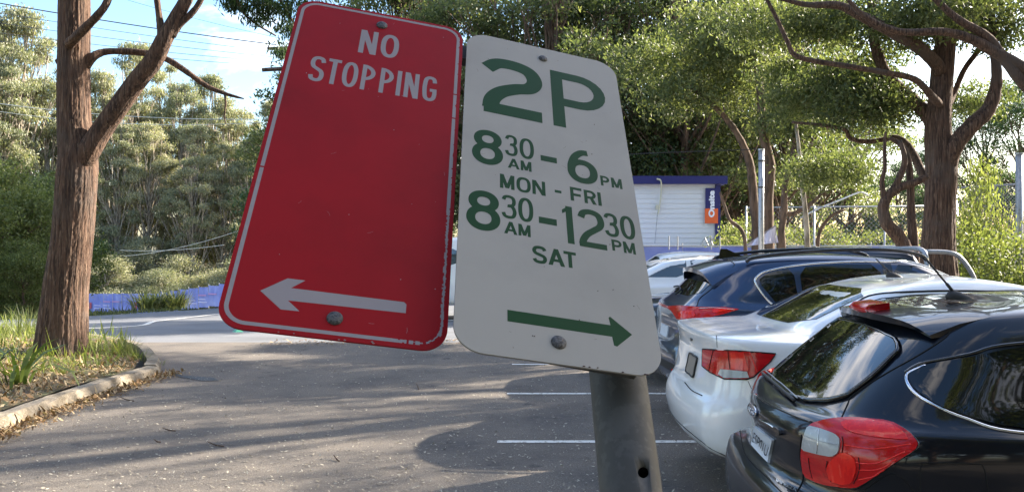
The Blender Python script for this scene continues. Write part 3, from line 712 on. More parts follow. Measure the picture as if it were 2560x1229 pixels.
# ---- black hatchback, nearest
hatch = [lv(.30, 4.1, .30, .2, .24, .70), lv(.10, 4.3, .34, .2, .27, .80), lv(.0, 4.38, .44, .3, .36, .855), lv(-.01, 4.42, .56, .45, .46, .868), lv(.0, 4.42, .66, .58, .56, .87),
    lv(.03, 4.40, .715, .70, .64, .87, .28, .2), lv(.07, 4.37, .745, .77, .68, .868, .24, .2, .4, .3, .15), lv(.085, 4.34, .80, .83, .71, .866, .24, .2, .4, .3, .17), lv(.06, 4.26, .93, .94, .76, .862, .26, .21, .4, .3, .19), lv(.085, 4.1, 1.0, .985, .82, .848, .27, .22, .4, .3, .17), lv(.14, 3.85, 1.035, 1.0, .90, .835, .28, .22, .4, .3, .12),
    lv(.22, 3.45, 1.055, 1.03, .98, .815, .30, .22), lv(.26, 3.28, 1.09, 1.08, 1.04, .785, .30, .22, .35, .3), lv(.37, 2.95, 1.20, 1.20, 1.19, .725, .26, .22, .35, .3), lv(.50, 2.60, 1.32, 1.33, 1.33, .66, .24, .22, .3, .3), lv(.60, 2.42, 1.40, 1.42, 1.40, .60, .22, .2, .3, .3),
    lv(.66, 2.30, 1.435, 1.47, 1.43, .55, .2, .2, .3, .3), lv(.74, 2.15, 1.452, 1.49, 1.447, .46, .15, .2, .3, .3), lv(.86, 2.0, 1.465, 1.502, 1.457, .33, .1, .15, .2, .2), lv(.95, 1.9, 1.47, 1.51, 1.462, .16, .1, .08, .2, .08)]
X0, Yc = 1.08, 4.0
bk = Car('black_hatchback', 'shiny black hatchback in front with big red tail light and white number plate', 'car', hatch, X0, Yc, 'p_black', (.85, 3.48), .32, hw=.87, yaw=math.radians(3))
bk.len = 4.42
rwo = [(2092, 800), (1915, 936), (1990, 1004), (2106, 1000), (2160, 962), (2205, 922), (2262, 862), (2180, 820), (2120, 803)]
w = bk.patch('rear_window', rwo, bk.c_cam, M['glass'], off=.015, rnd=1)
bk.line('window_seal', [np.array(rwo[i//4])*(1-(i % 4)/4)+np.array(rwo[(i//4+1) % 9])*((i % 4)/4) for i in range(36) if i % 4], bk.c_cam, M['gloss_black'], .011, .008, closed=True, sub=2)
sw_ = [(.49, 1.22), (.56, 1.262), (.71, 1.30), (.89, 1.342), (1.5, 1.385), (2.1, 1.375), (2.6, 1.29), (3.15, 1.05), (3.1, 1.03), (1.6, 1.02), (.78, 1.06), (.63, 1.10), (.55, 1.128), (.497, 1.172)]
for sd in (-1, 1):
    bk.patch('side_window', [(.49, 1.22), (.56, 1.262), (.71, 1.30), (.89, 1.337), (1.18, 1.36), (1.14, 1.045), (.78, 1.06), (.63, 1.10), (.55, 1.128), (.497, 1.172)], bk.c_side(sd), M['glass'], off=.009, rnd=1)
    bk.patch('side_window', [(1.23, 1.362), (1.95, 1.37), (2.0, 1.04), (1.19, 1.04)], bk.c_side(sd), M['glass'], off=.009, rnd=1)
    bk.patch('side_window', [(2.05, 1.37), (2.35, 1.33), (3.1, 1.05), (2.08, 1.04)], bk.c_side(sd), M['glass'], off=.009, rnd=1)
    bk.line('window_trim', [(.56, 1.262), (.49, 1.22), (.492, 1.165), (.56, 1.12), (.64, 1.088), (.78, 1.05), (1.14, 1.035), (2.0, 1.03), (3.1, 1.03)], bk.c_side(sd), M['chrome'], .0075)
    bk.line('window_seal', [(.49, 1.23), (.56, 1.27), (.71, 1.31), (.89, 1.35), (1.5, 1.385), (2.1, 1.38), (2.4, 1.335), (3.1, 1.06)], bk.c_side(sd), M['gloss_black'], .008)
    for xs in ([(1.19, .45), (1.13, .8), (1.15, 1.03)], [(2.05, .3), (2.03, .7), (2.03, 1.03)], [(3.1, .4), (3.12, .7), (3.08, 1.0)]): bk.line('door_seam', xs, bk.c_side(sd), M['seam'], .0035)
    for xh in (1.4, 2.25): bk.patch('door_handle', [(xh, .90), (xh+.17, .90), (xh+.17, .935), (xh, .935)], bk.c_side(sd), M['p_black'], off=.025, step=.03)
    bk.patch('headlight', [(-.1, .66), (.3, .70), (.42, .80), (.0, .78)], bk.c_corner(sd, 1), M['clear_lens'], off=.005)
tl = [(2030, 1062), (2075, 1052), (2132, 1049), (2226, 1057), (2274, 1084), (2294, 1107), (2286, 1124), (2232, 1158), (2152, 1214), (2127, 1218), (2061, 1209), (2016, 1189), (2009, 1135), (2016, 1096)]
t = bk.patch('tail_light', tl, bk.c_cam, M['red_lens'], off=.016, rnd=1, skirt=.012)
bk.patch('tail_light', [(2110, 1052), (2132, 1049), (2226, 1057), (2274, 1084), (2294, 1107), (2286, 1124), (2232, 1158), (2152, 1214), (2115, 1215)], bk.c_cam, M['red_lens'], off=.016, rnd=1, only_mirror=True, skirt=.012)
bk.patch('reverse_lens', [(2029, 1066), (2060, 1074), (2095, 1086), (2107, 1099), (2104, 1130), (2088, 1140), (2050, 1132), (2014, 1122), (2018, 1096)], bk.c_cam, M['clear_lens'], off=.021, rnd=1, parent=t)
bk.patch('brake_lens', [(2085, 1148), (2112, 1128), (2140, 1140), (2146, 1170), (2136, 1205), (2110, 1209), (2085, 1200), (2074, 1170)], bk.c_cam, M['red_bright'], off=.020, rnd=1, parent=t)
bk.patch('indicator_lens', [(2104, 1060), (2160, 1056), (2222, 1064), (2262, 1086), (2272, 1102), (2200, 1096), (2150, 1088), (2116, 1078)], bk.c_cam, M['red_bright'], off=.020, rnd=1, parent=t)
for q in ([(2122, 1150), (2190, 1156), (2262, 1128)], [(2150, 1172), (2200, 1170), (2240, 1146)], [(2115, 1112), (2190, 1122), (2276, 1110)], [(2150, 1196), (2185, 1188), (2212, 1170)]):
    bk.line('lens_rib', q, bk.c_cam, M['red_bright'], .0028, .015, parent=t)
for q in ([(2076, 1150), (2074, 1172), (2086, 1202)], [(2150, 1142), (2153, 1168), (2140, 1206)], [(2030, 1142), (2033, 1165), (2040, 1194)], [(2110, 1092), (2113, 1108), (2110, 1132)]):
    bk.line('lens_rib', q, bk.c_cam, M['seam'], .0016, .0165, parent=t)
bk.line('lens_rib', [(2058, 1076), (2057, 1100), (2054, 1130)], bk.c_cam, M['chrome'], .0016, .022, parent=t)
bk.line('lens_rib', [(2022, 1090), (2060, 1103), (2102, 1112)], bk.c_cam, M['steel'], .0012, .022, parent=t)
bk.line('tail_light_rim', tl, bk.c_cam, M['gloss_black'], .004, .006, closed=True, sub=2)
pl = bk.patch('number_plate', [(1891, 1064), (1936, 1098), (1924, 1157), (1883, 1113)], bk.c_cam, M['plate'], off=.012, rnd=0)
def onpx(car, q, off):
    r = []
    for p in q:
        h = car.c_cam(*p); n_ = h[1] if h[1].dot(h[0]-car.p(2.2, 0, .7)) > 0 else -h[1]; r.append(h[0] + n_.normalized()*off)
    return r
a, b, c = onpx(bk, [(1886, 1105), (1923, 1143), (1892, 1077)], .0145)
text_on('plate_lettering', 'ESP01U', a, b, c, M['ink'], pl, bold=.0)
a, b, c = onpx(bk, [(1941, 1204), (1992, 1231), (1942, 1196)], .005)
text_on('model_lettering', 'IMPREZA', a, b, c, M['chrome'], bk.root, bold=.02)
# badge: oval with small stars
def oval(car, cx, cy, rx, ry, m, name, rad=.004, parent=None, off=.004):
    return car.line(name, [(cx+rx*math.cos(a), cy+ry*math.sin(a)) for a in np.linspace(0, 2*math.pi, 12, endpoint=False)], car.c_cam, m, rad, off, closed=True, parent=parent)
bd = bk.patch('badge', [(1884+10*math.cos(a), 1025+15*math.sin(a)+.7*10*math.cos(a)) for a in np.linspace(0, 2*math.pi, 14, endpoint=False)], bk.c_cam, M['p_blue'], off=.008, rnd=0)
bk.line('badge_ring', [(1884+10*math.cos(a), 1025+15*math.sin(a)+.7*10*math.cos(a)) for a in np.linspace(0, 2*math.pi, 14, endpoint=False)], bk.c_cam, M['chrome'], .0035, .008, closed=True, parent=bd, sub=2)
for dx, dy in ((-4, -4), (1, -2), (5, 3), (0, 5), (3, 9), (-3, 3)):
    bk.patch('badge_star', [(1884+dx-1.2, 1025+dy), (1884+dx, 1025+dy-2.2), (1884+dx+1.2, 1025+dy+.6), (1884+dx, 1025+dy+2.4)], bk.c_cam, M['chrome'], off=.0115, rnd=0, parent=bd)
bk.patch('handle_strip', [(1905, 1044), (1955, 1072), (1958, 1085), (1950, 1088), (1905, 1060)], bk.c_cam, M['gloss_black'], off=.018, rnd=1)
bk.line('handle_chrome', [(1909, 1049), (1930, 1060), (1943, 1068)], bk.c_cam, M['chrome'], .004, .018)
bk.line('tailgate_seam', [(2293, 764), (2336, 784), (2366, 804), (2375, 820), (2364, 843), (2297, 887), (2210, 936), (2133, 987), (2119, 1010), (2100, 1052)], bk.c_cam, M['seam'], .0035, 0, mirror=True)
bk.line('tailgate_edge', [(2004, 1085), (2000, 1140), (2008, 1195), (1990, 1232)], bk.c_cam, M['seam'], .0035)
bk.line('bumper_edge', [(1850, 1075), (1858, 1120), (1875, 1150), (1925, 1200), (1960, 1235)], bk.c_cam, M['seam'], .003)
bk.line('tailgate_crease', [(1890, 985), (1925, 1010), (1990, 1040), (2030, 1055)], bk.c_cam, M['p_black'], .006)
bk.line('fuel_flap_seam', [(2301, 1240), (2301, 1175), (2306, 1160), (2320, 1156), (2440, 1158), (2458, 1166), (2465, 1190), (2470, 1240), (2460, 1262), (2440, 1268), (2330, 1268), (2306, 1262)], bk.c_cam, M['seam'], .0022, closed=True)
bk.line('bumper_seam', [(2160, 1224), (2240, 1185), (2330, 1280)], bk.c_cam, M['seam'], .002)
bk.line('wiper', [(1908, 938), (1950, 975), (1988, 1008)], bk.c_cam, M['plastic'], .008, .014)
bk.line('wiper_blade', [(1910, 930), (1955, 968), (1996, 1006)], bk.c_cam, M['steel'], .0035, .022)
# spoiler over the rear glass
def spoiler(car, x0, x1, yh, z, drop, depth, m, name='roof_spoiler', tail=.03):
    v = []; f = []; ys = np.linspace(-yh, yh, 21)
    for y in ys:
        q = (abs(y)/yh); zz = z - drop*q**2.2; back = x0 + .09*q**2.5
        fr = x1; tl_ = tail*(1-.6*q**3)
        hf = car.bvh.ray_cast(car.p(fr, y, 3), Vector((0, 0, -1)))[0]; hb = car.bvh.ray_cast(car.p(x0+.16, y, 3), Vector((0, 0, -1)))[0]
        zf_ = hf.z if hf else zz; zz = hb.z + .004 if hb else zz
        for x, dz in ((fr, zf_-zz+.001), ((back+fr)/2, (zf_-zz)*.5+.004), (back, -.012), (back+.008, -.012-tl_), (fr-.02, zf_-zz-.05)): v.append(car.p(x, y, zz+dz))
    n = 5
    for i in range(20):
        for k in range(5): f.append((i*n+k, i*n+(k+1) % n, (i+1)*n+(k+1) % n, (i+1)*n+k))
    f += [tuple(range(5)), tuple(100+k for k in range(5))[::-1]]
    o = MB().add(v, f).obj(name, m, car.root, smooth=True); o.modifiers.new('e', 'EDGE_SPLIT').split_angle = math.radians(38); return o
spo = spoiler(bk, .515, .84, .54, 1.462, .10, .2, M['p_black'])
bl_ = MB(); v = []; 
for y in np.linspace(-.12, .12, 9): 
    for x, z in ((.60, 1.474), (.52, 1.462), (.50, 1.44), (.52, 1.418), (.60, 1.405)): v.append(bk.p(x + .05*(y/.12)**2*.2, y, z))
f = [(i*5+k, i*5+k+1, (i+1)*5+k+1, (i+1)*5+k) for i in range(8) for k in range(4)] + [tuple(range(5)), tuple(40+k for k in range(5))[::-1]]
bl_.add(v, f).obj('high_brake_light', M['red_lens'], spo, smooth=True)
# aerial
def aerial(car, x, y, z, dx, dz, r=.006, m='plastic'):
    b = MB(); 
    prof = [(0, 1), (.012, .95), (.028, .6), (.04, .25)]; n = 14
    for h, k in prof:
        for i in range(n): a = 2*math.pi*i/n; b.v.append(tuple(car.p(x - h*.8 + .062*k*math.cos(a), y + .03*k*math.sin(a), z - .012 + h)))
    for j in range(3):
        for i in range(n): b.f.append((j*n+i, j*n+(i+1) % n, (j+1)*n+(i+1) % n, (j+1)*n+i))
    b.f.append(tuple(3*n+i for i in range(n)))
    b.tube([car.p(x-.02, y, z+.01), car.p(x-.02+dx*.3, y, z+.01+dz*.3)], r*1.25, 8); b.tube([car.p(x-.02+dx*.28, y, z+.01+dz*.28), car.p(x-.02+dx, y, z+.01+dz)], r*.8, 8)
    b.obj('aerial', M[m], car.root, smooth=True)
aerial(bk, .97, .0, 1.493, -.135, .165)
bk.patch('windscreen', [(-.6, 1.06), (.6, 1.06), (.48, 1.39), (-.48, 1.39)], bk.c_rear(1), M['glass'], off=.004)
bk.patch('grille', [(-.35, .5), (.35, .5), (.4, .64), (-.4, .64)], bk.c_rear(1), M['plastic'], off=.005)
mirror_part(bk, 2.95, .82, .98, M['p_black'])

# ---- white sedan
sedan = [lv(.32, 4.2, .30, .2, .24, .70), lv(.14, 4.4, .32, .2, .27, .80), lv(.04, 4.48, .38, .3, .36, .868), lv(.0, 4.5, .50, .45, .46, .882), lv(.0, 4.51, .60, .58, .56, .887, .3, .24),
    lv(.03, 4.49, .68, .68, .64, .887, .28, .22), lv(.07, 4.46, .74, .76, .70, .885, .27, .2), lv(.095, 4.4, .86, .86, .75, .882, .27, .2), lv(.11, 4.3, 1.0, .95, .79, .872, .27, .2), lv(.10, 4.15, 1.10, 1.01, .85, .845, .24, .2, .4, .3, .05),
    lv(.13, 4.0, 1.128, 1.04, .89, .81, .24, .2, .4, .3, .05), lv(.28, 3.8, 1.143, 1.06, .94, .78, .2, .2), lv(.48, 3.5, 1.152, 1.09, 1.01, .76, .14, .2), lv(.62, 3.36, 1.165, 1.13, 1.06, .745, .12, .2), lv(.78, 3.15, 1.235, 1.22, 1.16, .72, .16, .2, .35, .3), lv(1.0, 2.85, 1.335, 1.35, 1.30, .665, .2, .2, .3, .3), lv(1.17, 2.65, 1.405, 1.425, 1.38, .62, .2, .2, .3, .3),
    lv(1.30, 2.5, 1.445, 1.475, 1.43, .56, .2, .2, .3, .3), lv(1.42, 2.35, 1.465, 1.50, 1.45, .46, .15, .2, .3, .3), lv(1.55, 2.2, 1.475, 1.512, 1.462, .33, .1, .15, .2, .2), lv(1.65, 2.1, 1.48, 1.518, 1.467, .16, .1, .08, .2, .08)]
ws_ = Car('white_sedan', 'clean white sedan parked between the black hatchback and navy blue wagon', 'car', sedan, 1.215, 6.4, 'p_white', (.95, 3.6), .32, hw=.887)
ws_.len = 4.5
ws_.patch('rear_window', [(-.60, 1.19), (.60, 1.19), (.50, 1.425), (-.50, 1.425)], ws_.c_rear(-1), M['glass'], off=.004, rnd=1, step=.05)
for sd in (-1, 1):
    fn = ws_.c_side(sd)
    ws_.patch('side_window', [(.98, 1.25), (1.20, 1.37), (1.5, 1.405), (1.95, 1.405), (1.98, 1.09), (1.2, 1.11), (1.0, 1.15)], fn, M['glass'], off=.003, rnd=1)
    ws_.patch('side_window', [(2.04, 1.405), (2.4, 1.375), (3.2, 1.09), (2.05, 1.08)], fn, M['glass'], off=.003, rnd=1)
    ws_.line('window_trim', [(.97, 1.25), (1.20, 1.385), (1.5, 1.42), (1.95, 1.422), (2.4, 1.39), (3.2, 1.10)], fn, M['gloss_black'], .009)
    for xs in ([(1.15, .5), (1.1, .8), (1.1, 1.1)], [(2.02, .3), (2.0, .7), (2.0, 1.08)], [(3.1, .4), (3.12, .7), (3.08, 1.05)]): ws_.line('door_seam', xs, fn, M['seam'], .003)
    for xh in (1.35, 2.2): ws_.patch('door_handle', [(xh, .92), (xh+.17, .92), (xh+.17, .955), (xh, .955)], fn, M['p_white'], off=.025, step=.03)
    ws_.patch('headlight', [(-.1, .68), (.3, .72), (.42, .82), (.0, .80)], ws_.c_corner(sd, 1), M['clear_lens'], off=.005)
tl = [(1758, 872), (1850, 877), (1939, 884), (1926, 902), (1884, 941), (1867, 947), (1812, 946), (1776, 929), (1757, 914)]
t = ws_.patch('tail_light', tl, ws_.c_cam, M['red_lens'], off=.008, rnd=0)
ws_.patch('tail_light', [(1830, 876), (1939, 884), (1926, 902), (1884, 941), (1867, 947), (1830, 946)], ws_.c_cam, M['red_lens'], off=.008, rnd=0, only_mirror=True)
ws_.line('tail_light_rim', [tl[i//3] if False else (np.array(tl[i//3])*(1-(i % 3)/3)+np.array(tl[(i//3+1) % len(tl)])*((i % 3)/3)) for i in range(3*len(tl))], ws_.c_cam, M['seam'], .006, .004, closed=True, sub=1)
ws_.patch('reverse_lens', [(1804, 922), (1868, 928), (1873, 943), (1812, 944), (1799, 934)], ws_.c_cam, M['clear_lens'], off=.013, rnd=0, parent=t)
ws_.patch('brake_lens', [(1828, 880), (1860, 880), (1872, 925), (1830, 922)], ws_.c_cam, M['red_bright'], off=.012, rnd=0, parent=t)
ws_.line('lens_rib', [(1786, 876), (1780, 900), (1775, 926)], ws_.c_cam, M['seam'], .003, .009, parent=t)
ws_.patch('number_plate', [(1727, 882), (1745, 895), (1735, 942), (1717, 927)], ws_.c_cam, M['plate_grey'], off=.010, rnd=0)
ws_.line('plate_frame', [(1727, 882), (1736, 888), (1745, 895), (1740, 918), (1735, 942), (1726, 934), (1717, 927), (1722, 904)], ws_.c_cam, M['plate_frame'], .008, .008, closed=True, sub=2)
ws_.line('boot_seam', [(1791, 838), (1792, 850), (1793, 868)], ws_.c_cam, M['seam'], .0025)
ws_.line('boot_edge', [(1712, 955), (1730, 975), (1756, 988)], ws_.c_cam, M['seam'], .004)
ws_.patch('boot_badge', [(1726, 842), (1732, 846), (1731, 852), (1727, 850)], ws_.c_cam, M['gloss_black'], off=.006, rnd=1)
ws_.patch('bumper_insert', [(1692, 1040), (1712, 1062), (1740, 1085), (1752, 1108), (1765, 1128), (1720, 1090), (1698, 1072)], ws_.c_cam, M['plastic'], off=.006, rnd=0, mirror=True)
ws_.patch('bumper_insert', [(-.72, .31), (.72, .31), (.78, .36), (.62, .43), (-.62, .43), (-.78, .36)], ws_.c_rear(-1), M['plastic'], off=.006, rnd=1)
ws_.line('bumper_seam', [(1870, 952), (1885, 985), (1892, 1010)], ws_.c_cam, M['seam'], .0022)
ws_.line('lens_rib', [(1822, 878), (1824, 900), (1826, 921)], ws_.c_cam, M['seam'], .002, .010, parent=t)
ws_.line('lens_rib', [(1874, 880), (1884, 905), (1893, 930)], ws_.c_cam, M['red_bright'], .004, .010, parent=t)
aerial(ws_, 1.62, .0, 1.505, -.12, .115)
ws_.patch('windscreen', [(-.6, 1.10), (.6, 1.10), (.48, 1.40), (-.48, 1.40)], ws_.c_rear(1), M['glass'], off=.004)
ws_.patch('grille', [(-.35, .55), (.35, .55), (.4, .66), (-.4, .66)], ws_.c_rear(1), M['plastic'], off=.005)
mirror_part(ws_, 3.0, .84, 1.02, M['p_white'])

# ---- navy blue wagon
suv = [lv(.30, 4.2, .36, .26, .30, .74), lv(.12, 4.35, .38, .27, .32, .85), lv(.03, 4.42, .46, .36, .42, .91), lv(.0, 4.45, .60, .5, .55, .925), lv(.01, 4.46, .72, .65, .68, .928, .32, .26), lv(.05, 4.44, .80, .78, .78, .927, .3, .24),
    lv(.07, 4.40, .93, .90, .84, .922, .3, .24), lv(.07, 4.33, 1.05, 1.0, .90, .912, .32, .26), lv(.09, 4.1, 1.14, 1.07, .97, .90, .34, .28), lv(.15, 3.8, 1.19, 1.11, 1.04, .875, .36, .3), lv(.20, 3.5, 1.23, 1.15, 1.10, .85, .38, .3), lv(.28, 3.3, 1.30, 1.23, 1.17, .82, .38, .3, .35, .3),
    lv(.36, 3.05, 1.38, 1.34, 1.30, .78, .38, .3, .3, .3), lv(.42, 2.8, 1.46, 1.47, 1.43, .735, .36, .3, .3, .3), lv(.47, 2.62, 1.52, 1.56, 1.52, .69, .34, .3, .3, .3), lv(.52, 2.5, 1.56, 1.61, 1.56, .64, .3, .3, .3, .3), lv(.62, 2.35, 1.585, 1.64, 1.58, .55, .2, .25, .3, .3), lv(.80, 2.1, 1.60, 1.655, 1.59, .36, .1, .15, .2, .2), lv(.95, 2.0, 1.61, 1.66, 1.60, .18, .1, .08, .2, .08)]
sv = Car('navy_wagon', 'navy blue high wagon with silver window trim and roof rails behind the white sedan', 'car', suv, 1.48, 8.78, 'p_blue', (.92, 3.58), .35, hw=.925)
sv.len = 4.45
sv.patch('rear_window', [(-.60, 1.24), (.60, 1.24), (.55, 1.47), (-.55, 1.47)], sv.c_rear(-1), M['glass'], off=.004, rnd=1, step=.05)
for sd in (-1, 1):
    fn = sv.c_side(sd)
    sv.patch('side_window', [(.80, 1.40), (.90, 1.475), (1.14, 1.52), (1.16, 1.15), (.98, 1.16)], fn, M['glass'], off=.003, rnd=1)
    sv.patch('side_window', [(1.20, 1.525), (1.55, 1.55), (1.95, 1.555), (1.97, 1.13), (1.20, 1.14)], fn, M['glass'], off=.003, rnd=1)
    sv.patch('side_window', [(2.08, 1.555), (2.4, 1.53), (3.0, 1.26), (3.1, 1.15), (2.08, 1.13)], fn, M['glass'], off=.003, rnd=1)
    sv.patch('door_pillar', [(1.98, 1.56), (2.07, 1.56), (2.07, 1.13), (1.98, 1.13)], fn, M['gloss_black'], off=.002, rnd=0)
    sv.line('window_trim', [(.96, 1.145), (.86, 1.24), (.78, 1.38), (.80, 1.44), (.90, 1.492), (1.2, 1.545), (1.6, 1.573), (2.0, 1.577), (2.4, 1.55), (3.05, 1.25), (3.15, 1.14)], fn, M['chrome'], .012)
    sv.line('window_trim', [(.96, 1.145), (1.5, 1.12), (2.5, 1.12), (3.15, 1.13)], fn, M['chrome'], .010)
    for xs in ([(1.22, .6), (1.18, .8), (1.18, 1.12)], [(2.05, .4), (2.03, .7), (2.03, 1.12)], [(3.1, .5), (3.12, .8), (3.1, 1.1)]): sv.line('door_seam', xs, fn, M['seam'], .004)
    for xh in (1.4, 2.25): sv.patch('door_handle', [(xh, .98), (xh+.19, .98), (xh+.19, 1.02), (xh, 1.02)], fn, M['p_blue'], off=.028, step=.03)
    sv.patch('headlight', [(-.1, .80), (.3, .84), (.42, .94), (.0, .92)], sv.c_corner(sd, 1), M['clear_lens'], off=.005)
    rl = [sv.p(x, sd*.66, z) for x, z in ((.72, 1.575), (.80, 1.615), (1.2, 1.665), (1.7, 1.69), (2.1, 1.685), (2.35, 1.64), (2.42, 1.59))]
    MB().tube(catmull(rl, 4), .018, 8).obj('roof_rail', M['gloss_black'], sv.root, smooth=True)
tl = [(1665, 765), (1700, 764), (1746, 768), (1812, 768), (1847, 773), (1808, 785), (1743, 799), (1720, 802), (1694, 797), (1681, 778)]
t = sv.patch('tail_light', tl, sv.c_cam, M['red_lens'], off=.012, rnd=0)
sv.patch('tail_light', [(1746, 768), (1812, 768), (1847, 773), (1808, 785), (1746, 799)], sv.c_cam, M['red_lens'], off=.012, rnd=0, only_mirror=True)
sv.patch('brake_lens', [(1700, 778), (1735, 776), (1742, 790), (1715, 797), (1700, 792)], sv.c_cam, M['red_bright'], off=.016, rnd=1, parent=t)
sv.patch('indicator_lens', [(1780, 772), (1832, 772), (1800, 780), (1782, 782)], sv.c_cam, M['red_bright'], off=.016, rnd=1, parent=t)
sv.line('lens_rib', [(1748, 772), (1790, 771), (1835, 774)], sv.c_cam, M['chrome'], .003, .014, parent=t)
sv.patch('light_bar', [(-.5, 1.10), (.5, 1.10), (.5, 1.125), (-.5, 1.125)], sv.c_rear(-1), M['red_lens'], off=.008, rnd=0)
sv.patch('number_plate', [(-.22, .82), (.15, .82), (.15, .93), (-.22, .93)], sv.c_rear(-1), M['plate'], off=.01, rnd=0)
sv.patch('bumper_trim', [(-.75, .40), (.75, .40), (.70, .62), (-.70, .62)], sv.c_rear(-1), M['plastic'], off=.006, rnd=0)
sv.patch('reflector', [(-.80, .53), (-.62, .53), (-.62, .57), (-.80, .57)], sv.c_rear(-1), M['red_bright'], off=.014, rnd=0, mirror=True)
sv.line('tailgate_seam', [(1821, 650), (1836, 660), (1828, 672), (1803, 697), (1775, 725), (1750, 745), (1742, 765)], sv.c_cam, M['seam'], .005, mirror=True)
spoiler(sv, .31, .66, .66, 1.575, .10, .2, M['p_blue'], tail=.045)
sv.line('wiper', [(-.02, 1.22), (.0, 1.27), (.3, 1.29), (.55, 1.27)], sv.c_rear(-1), M['plastic'], .01, .02)
fin = MB(); fv = [sv.p(.62, -.02, 1.60), sv.p(.62, .02, 1.60), sv.p(.86, .02, 1.62), sv.p(.86, -.02, 1.62), sv.p(.64, -.005, 1.695), sv.p(.64, .005, 1.695), sv.p(.70, .005, 1.695), sv.p(.70, -.005, 1.695)]
fin.add(fv, [(0,3,2,1),(4,5,6,7),(0,1,5,4),(1,2,6,5),(2,3,7,6),(3,0,4,7)]).obj('fin_aerial', M['gloss_black'], sv.root)
sv.patch('windscreen', [(-.62, 1.20), (.62, 1.20), (.52, 1.50), (-.52, 1.50)], sv.c_rear(1), M['glass'], off=.004)
sv.patch('grille', [(-.35, .7), (.35, .7), (.4, .82), (-.4, .82)], sv.c_rear(1), M['plastic'], off=.005)
mirror_part(sv, 2.95, .88, 1.1, M['p_blue'])

# ---- generic far cars built with the same body generator
def fit(levels, sx=1.0, sy=1.0, sz=1.0): return [tuple([l[0]*sx, l[1]*sx] + [q*sz for q in l[2:5]] + [l[5]*sy] + list(l[6:])) for l in levels]
def simple_car(name, label, levels, X0, Yc, pm, flip, hw, kind, gl='glass', wr=.33):
    c = Car(name, label, 'car', levels, X0, Yc, pm, (.9, 3.5), wr, flip, hw=hw); c.len = 4.4
    for sd in (-1, 1):
        fn = c.c_side(sd)
        zz = (1.08, 1.37) if kind != 'suv' else (1.16, 1.52)
        b0 = .75 if kind != 'sedan' else 1.1
        c.patch('side_window', [(b0, zz[0]+.08), (b0+.12, zz[1]-.03), (1.95, zz[1]), (1.95, zz[0]), (b0+.15, zz[0])], fn, M[gl], off=.003, rnd=1)
        c.patch('side_window', [(2.03, zz[1]), (2.35, zz[1]-.03), (3.1, zz[0]), (2.03, zz[0])], fn, M[gl], off=.003, rnd=1)
        c.line('door_seam', [(2.0, .4), (1.99, .7), (1.99, zz[0])], fn, M['seam'], .004)
        c.patch('headlight', [(-.1, .68), (.3, .72), (.42, .82), (.0, .80)], c.c_corner(sd, 1), M['clear_lens'], off=.005)
        c.patch('tail_light', [(-.2, .85), (.15, .85), (.15, 1.0), (-.2, 1.0)], c.c_corner(sd, -1), M['red_lens'], off=.006)
    c.patch('windscreen', [(-.6, zz[0]+.03), (.6, zz[0]+.03), (.48, zz[1]+.02), (-.48, zz[1]+.02)], c.c_rear(1), M[gl], off=.004)
    c.patch('rear_window', [(-.5, zz[0]+.12), (.5, zz[0]+.12), (.45, zz[1]+.02), (-.45, zz[1]+.02)], c.c_rear(-1), M[gl], off=.004)
    mirror_part(c, 3.0, .82, zz[0]-.05, M[pm])
    return c
simple_car('silver_hatchback', 'silver hatchback half hidden beside the white 2P sign, behind the dark ute', fit(hatch, 1, 1, .97), 6.2, 13.9, 'p_silver', -1, .87, 'hatch', 'glass2')
simple_car('white_wagon', 'white wagon with grey side windows, farther along the row of parked cars', fit(suv, 1, .95, .93), 5.2, 16.4, 'p_white', -1, .87, 'suv', 'glass2')

# ---- dark ute with tonneau and silver sports bar, nose to the left
utel = [lv(.1, 5.1, .42, .34, .38, .80), lv(.0, 5.2, .50, .42, .44, .90), lv(.0, 5.25, .70, .62, .6, .92), lv(.02, 5.22, .90, .85, .80, .92), lv(.03, 5.15, 1.02, 1.0, .95, .91), lv(.05, 4.95, 1.12, 1.09, 1.04, .89),
     lv(1.42, 4.35, 1.155, 1.16, 1.12, .85, .1, .1), lv(1.50, 4.0, 1.20, 1.2, 1.18, .83, .1, .1, .3, .3), lv(1.58, 3.65, 1.42, 1.43, 1.42, .75, .1, .1, .3, .3), lv(1.66, 3.40, 1.60, 1.62, 1.60, .70, .12, .12, .3, .3), lv(1.78, 3.28, 1.665, 1.69, 1.66, .62, .15, .2, .3, .3), lv(1.95, 3.1, 1.69, 1.715, 1.68, .45, .15, .2, .2, .2), lv(2.1, 2.95, 1.70, 1.72, 1.69, .2, .1, .1, .1, .1)]
ut = Car('dark_ute', 'dark navy ute with glossy roof, silver sports bar and black tray cover', 'ute', utel, 6.72, 11.35, 'p_navy', (1.05, 4.2), .38, -1, hw=.92)
ut.len = 5.2
for sd in (-1, 1):
    fn = ut.c_side(sd)
    ut.patch('side_window', [(1.72, 1.24), (1.76, 1.56), (2.45, 1.60), (2.45, 1.22)], fn, M['glass2'], off=.003, rnd=1)
    ut.patch('side_window', [(2.53, 1.60), (3.3, 1.55), (3.75, 1.24), (2.53, 1.22)], fn, M['glass2'], off=.003, rnd=1)
    ut.patch('headlight', [(-.1, .86), (.3, .88), (.42, .98), (.0, .97)], ut.c_corner(sd, 1), M['clear_lens'], off=.005)
    ut.line('door_seam', [(2.5, .5), (2.49, .8), (2.49, 1.2)], fn, M['seam'], .004)
ut.patch('windscreen', [(-.66, 1.20), (.66, 1.20), (.55, 1.60), (-.55, 1.60)], ut.c_rear(1), M['glass'], off=.004)
ut.patch('grille', [(-.4, .66), (.4, .66), (.45, .92), (-.45, .92)], ut.c_rear(1), M['plastic'], off=.006)
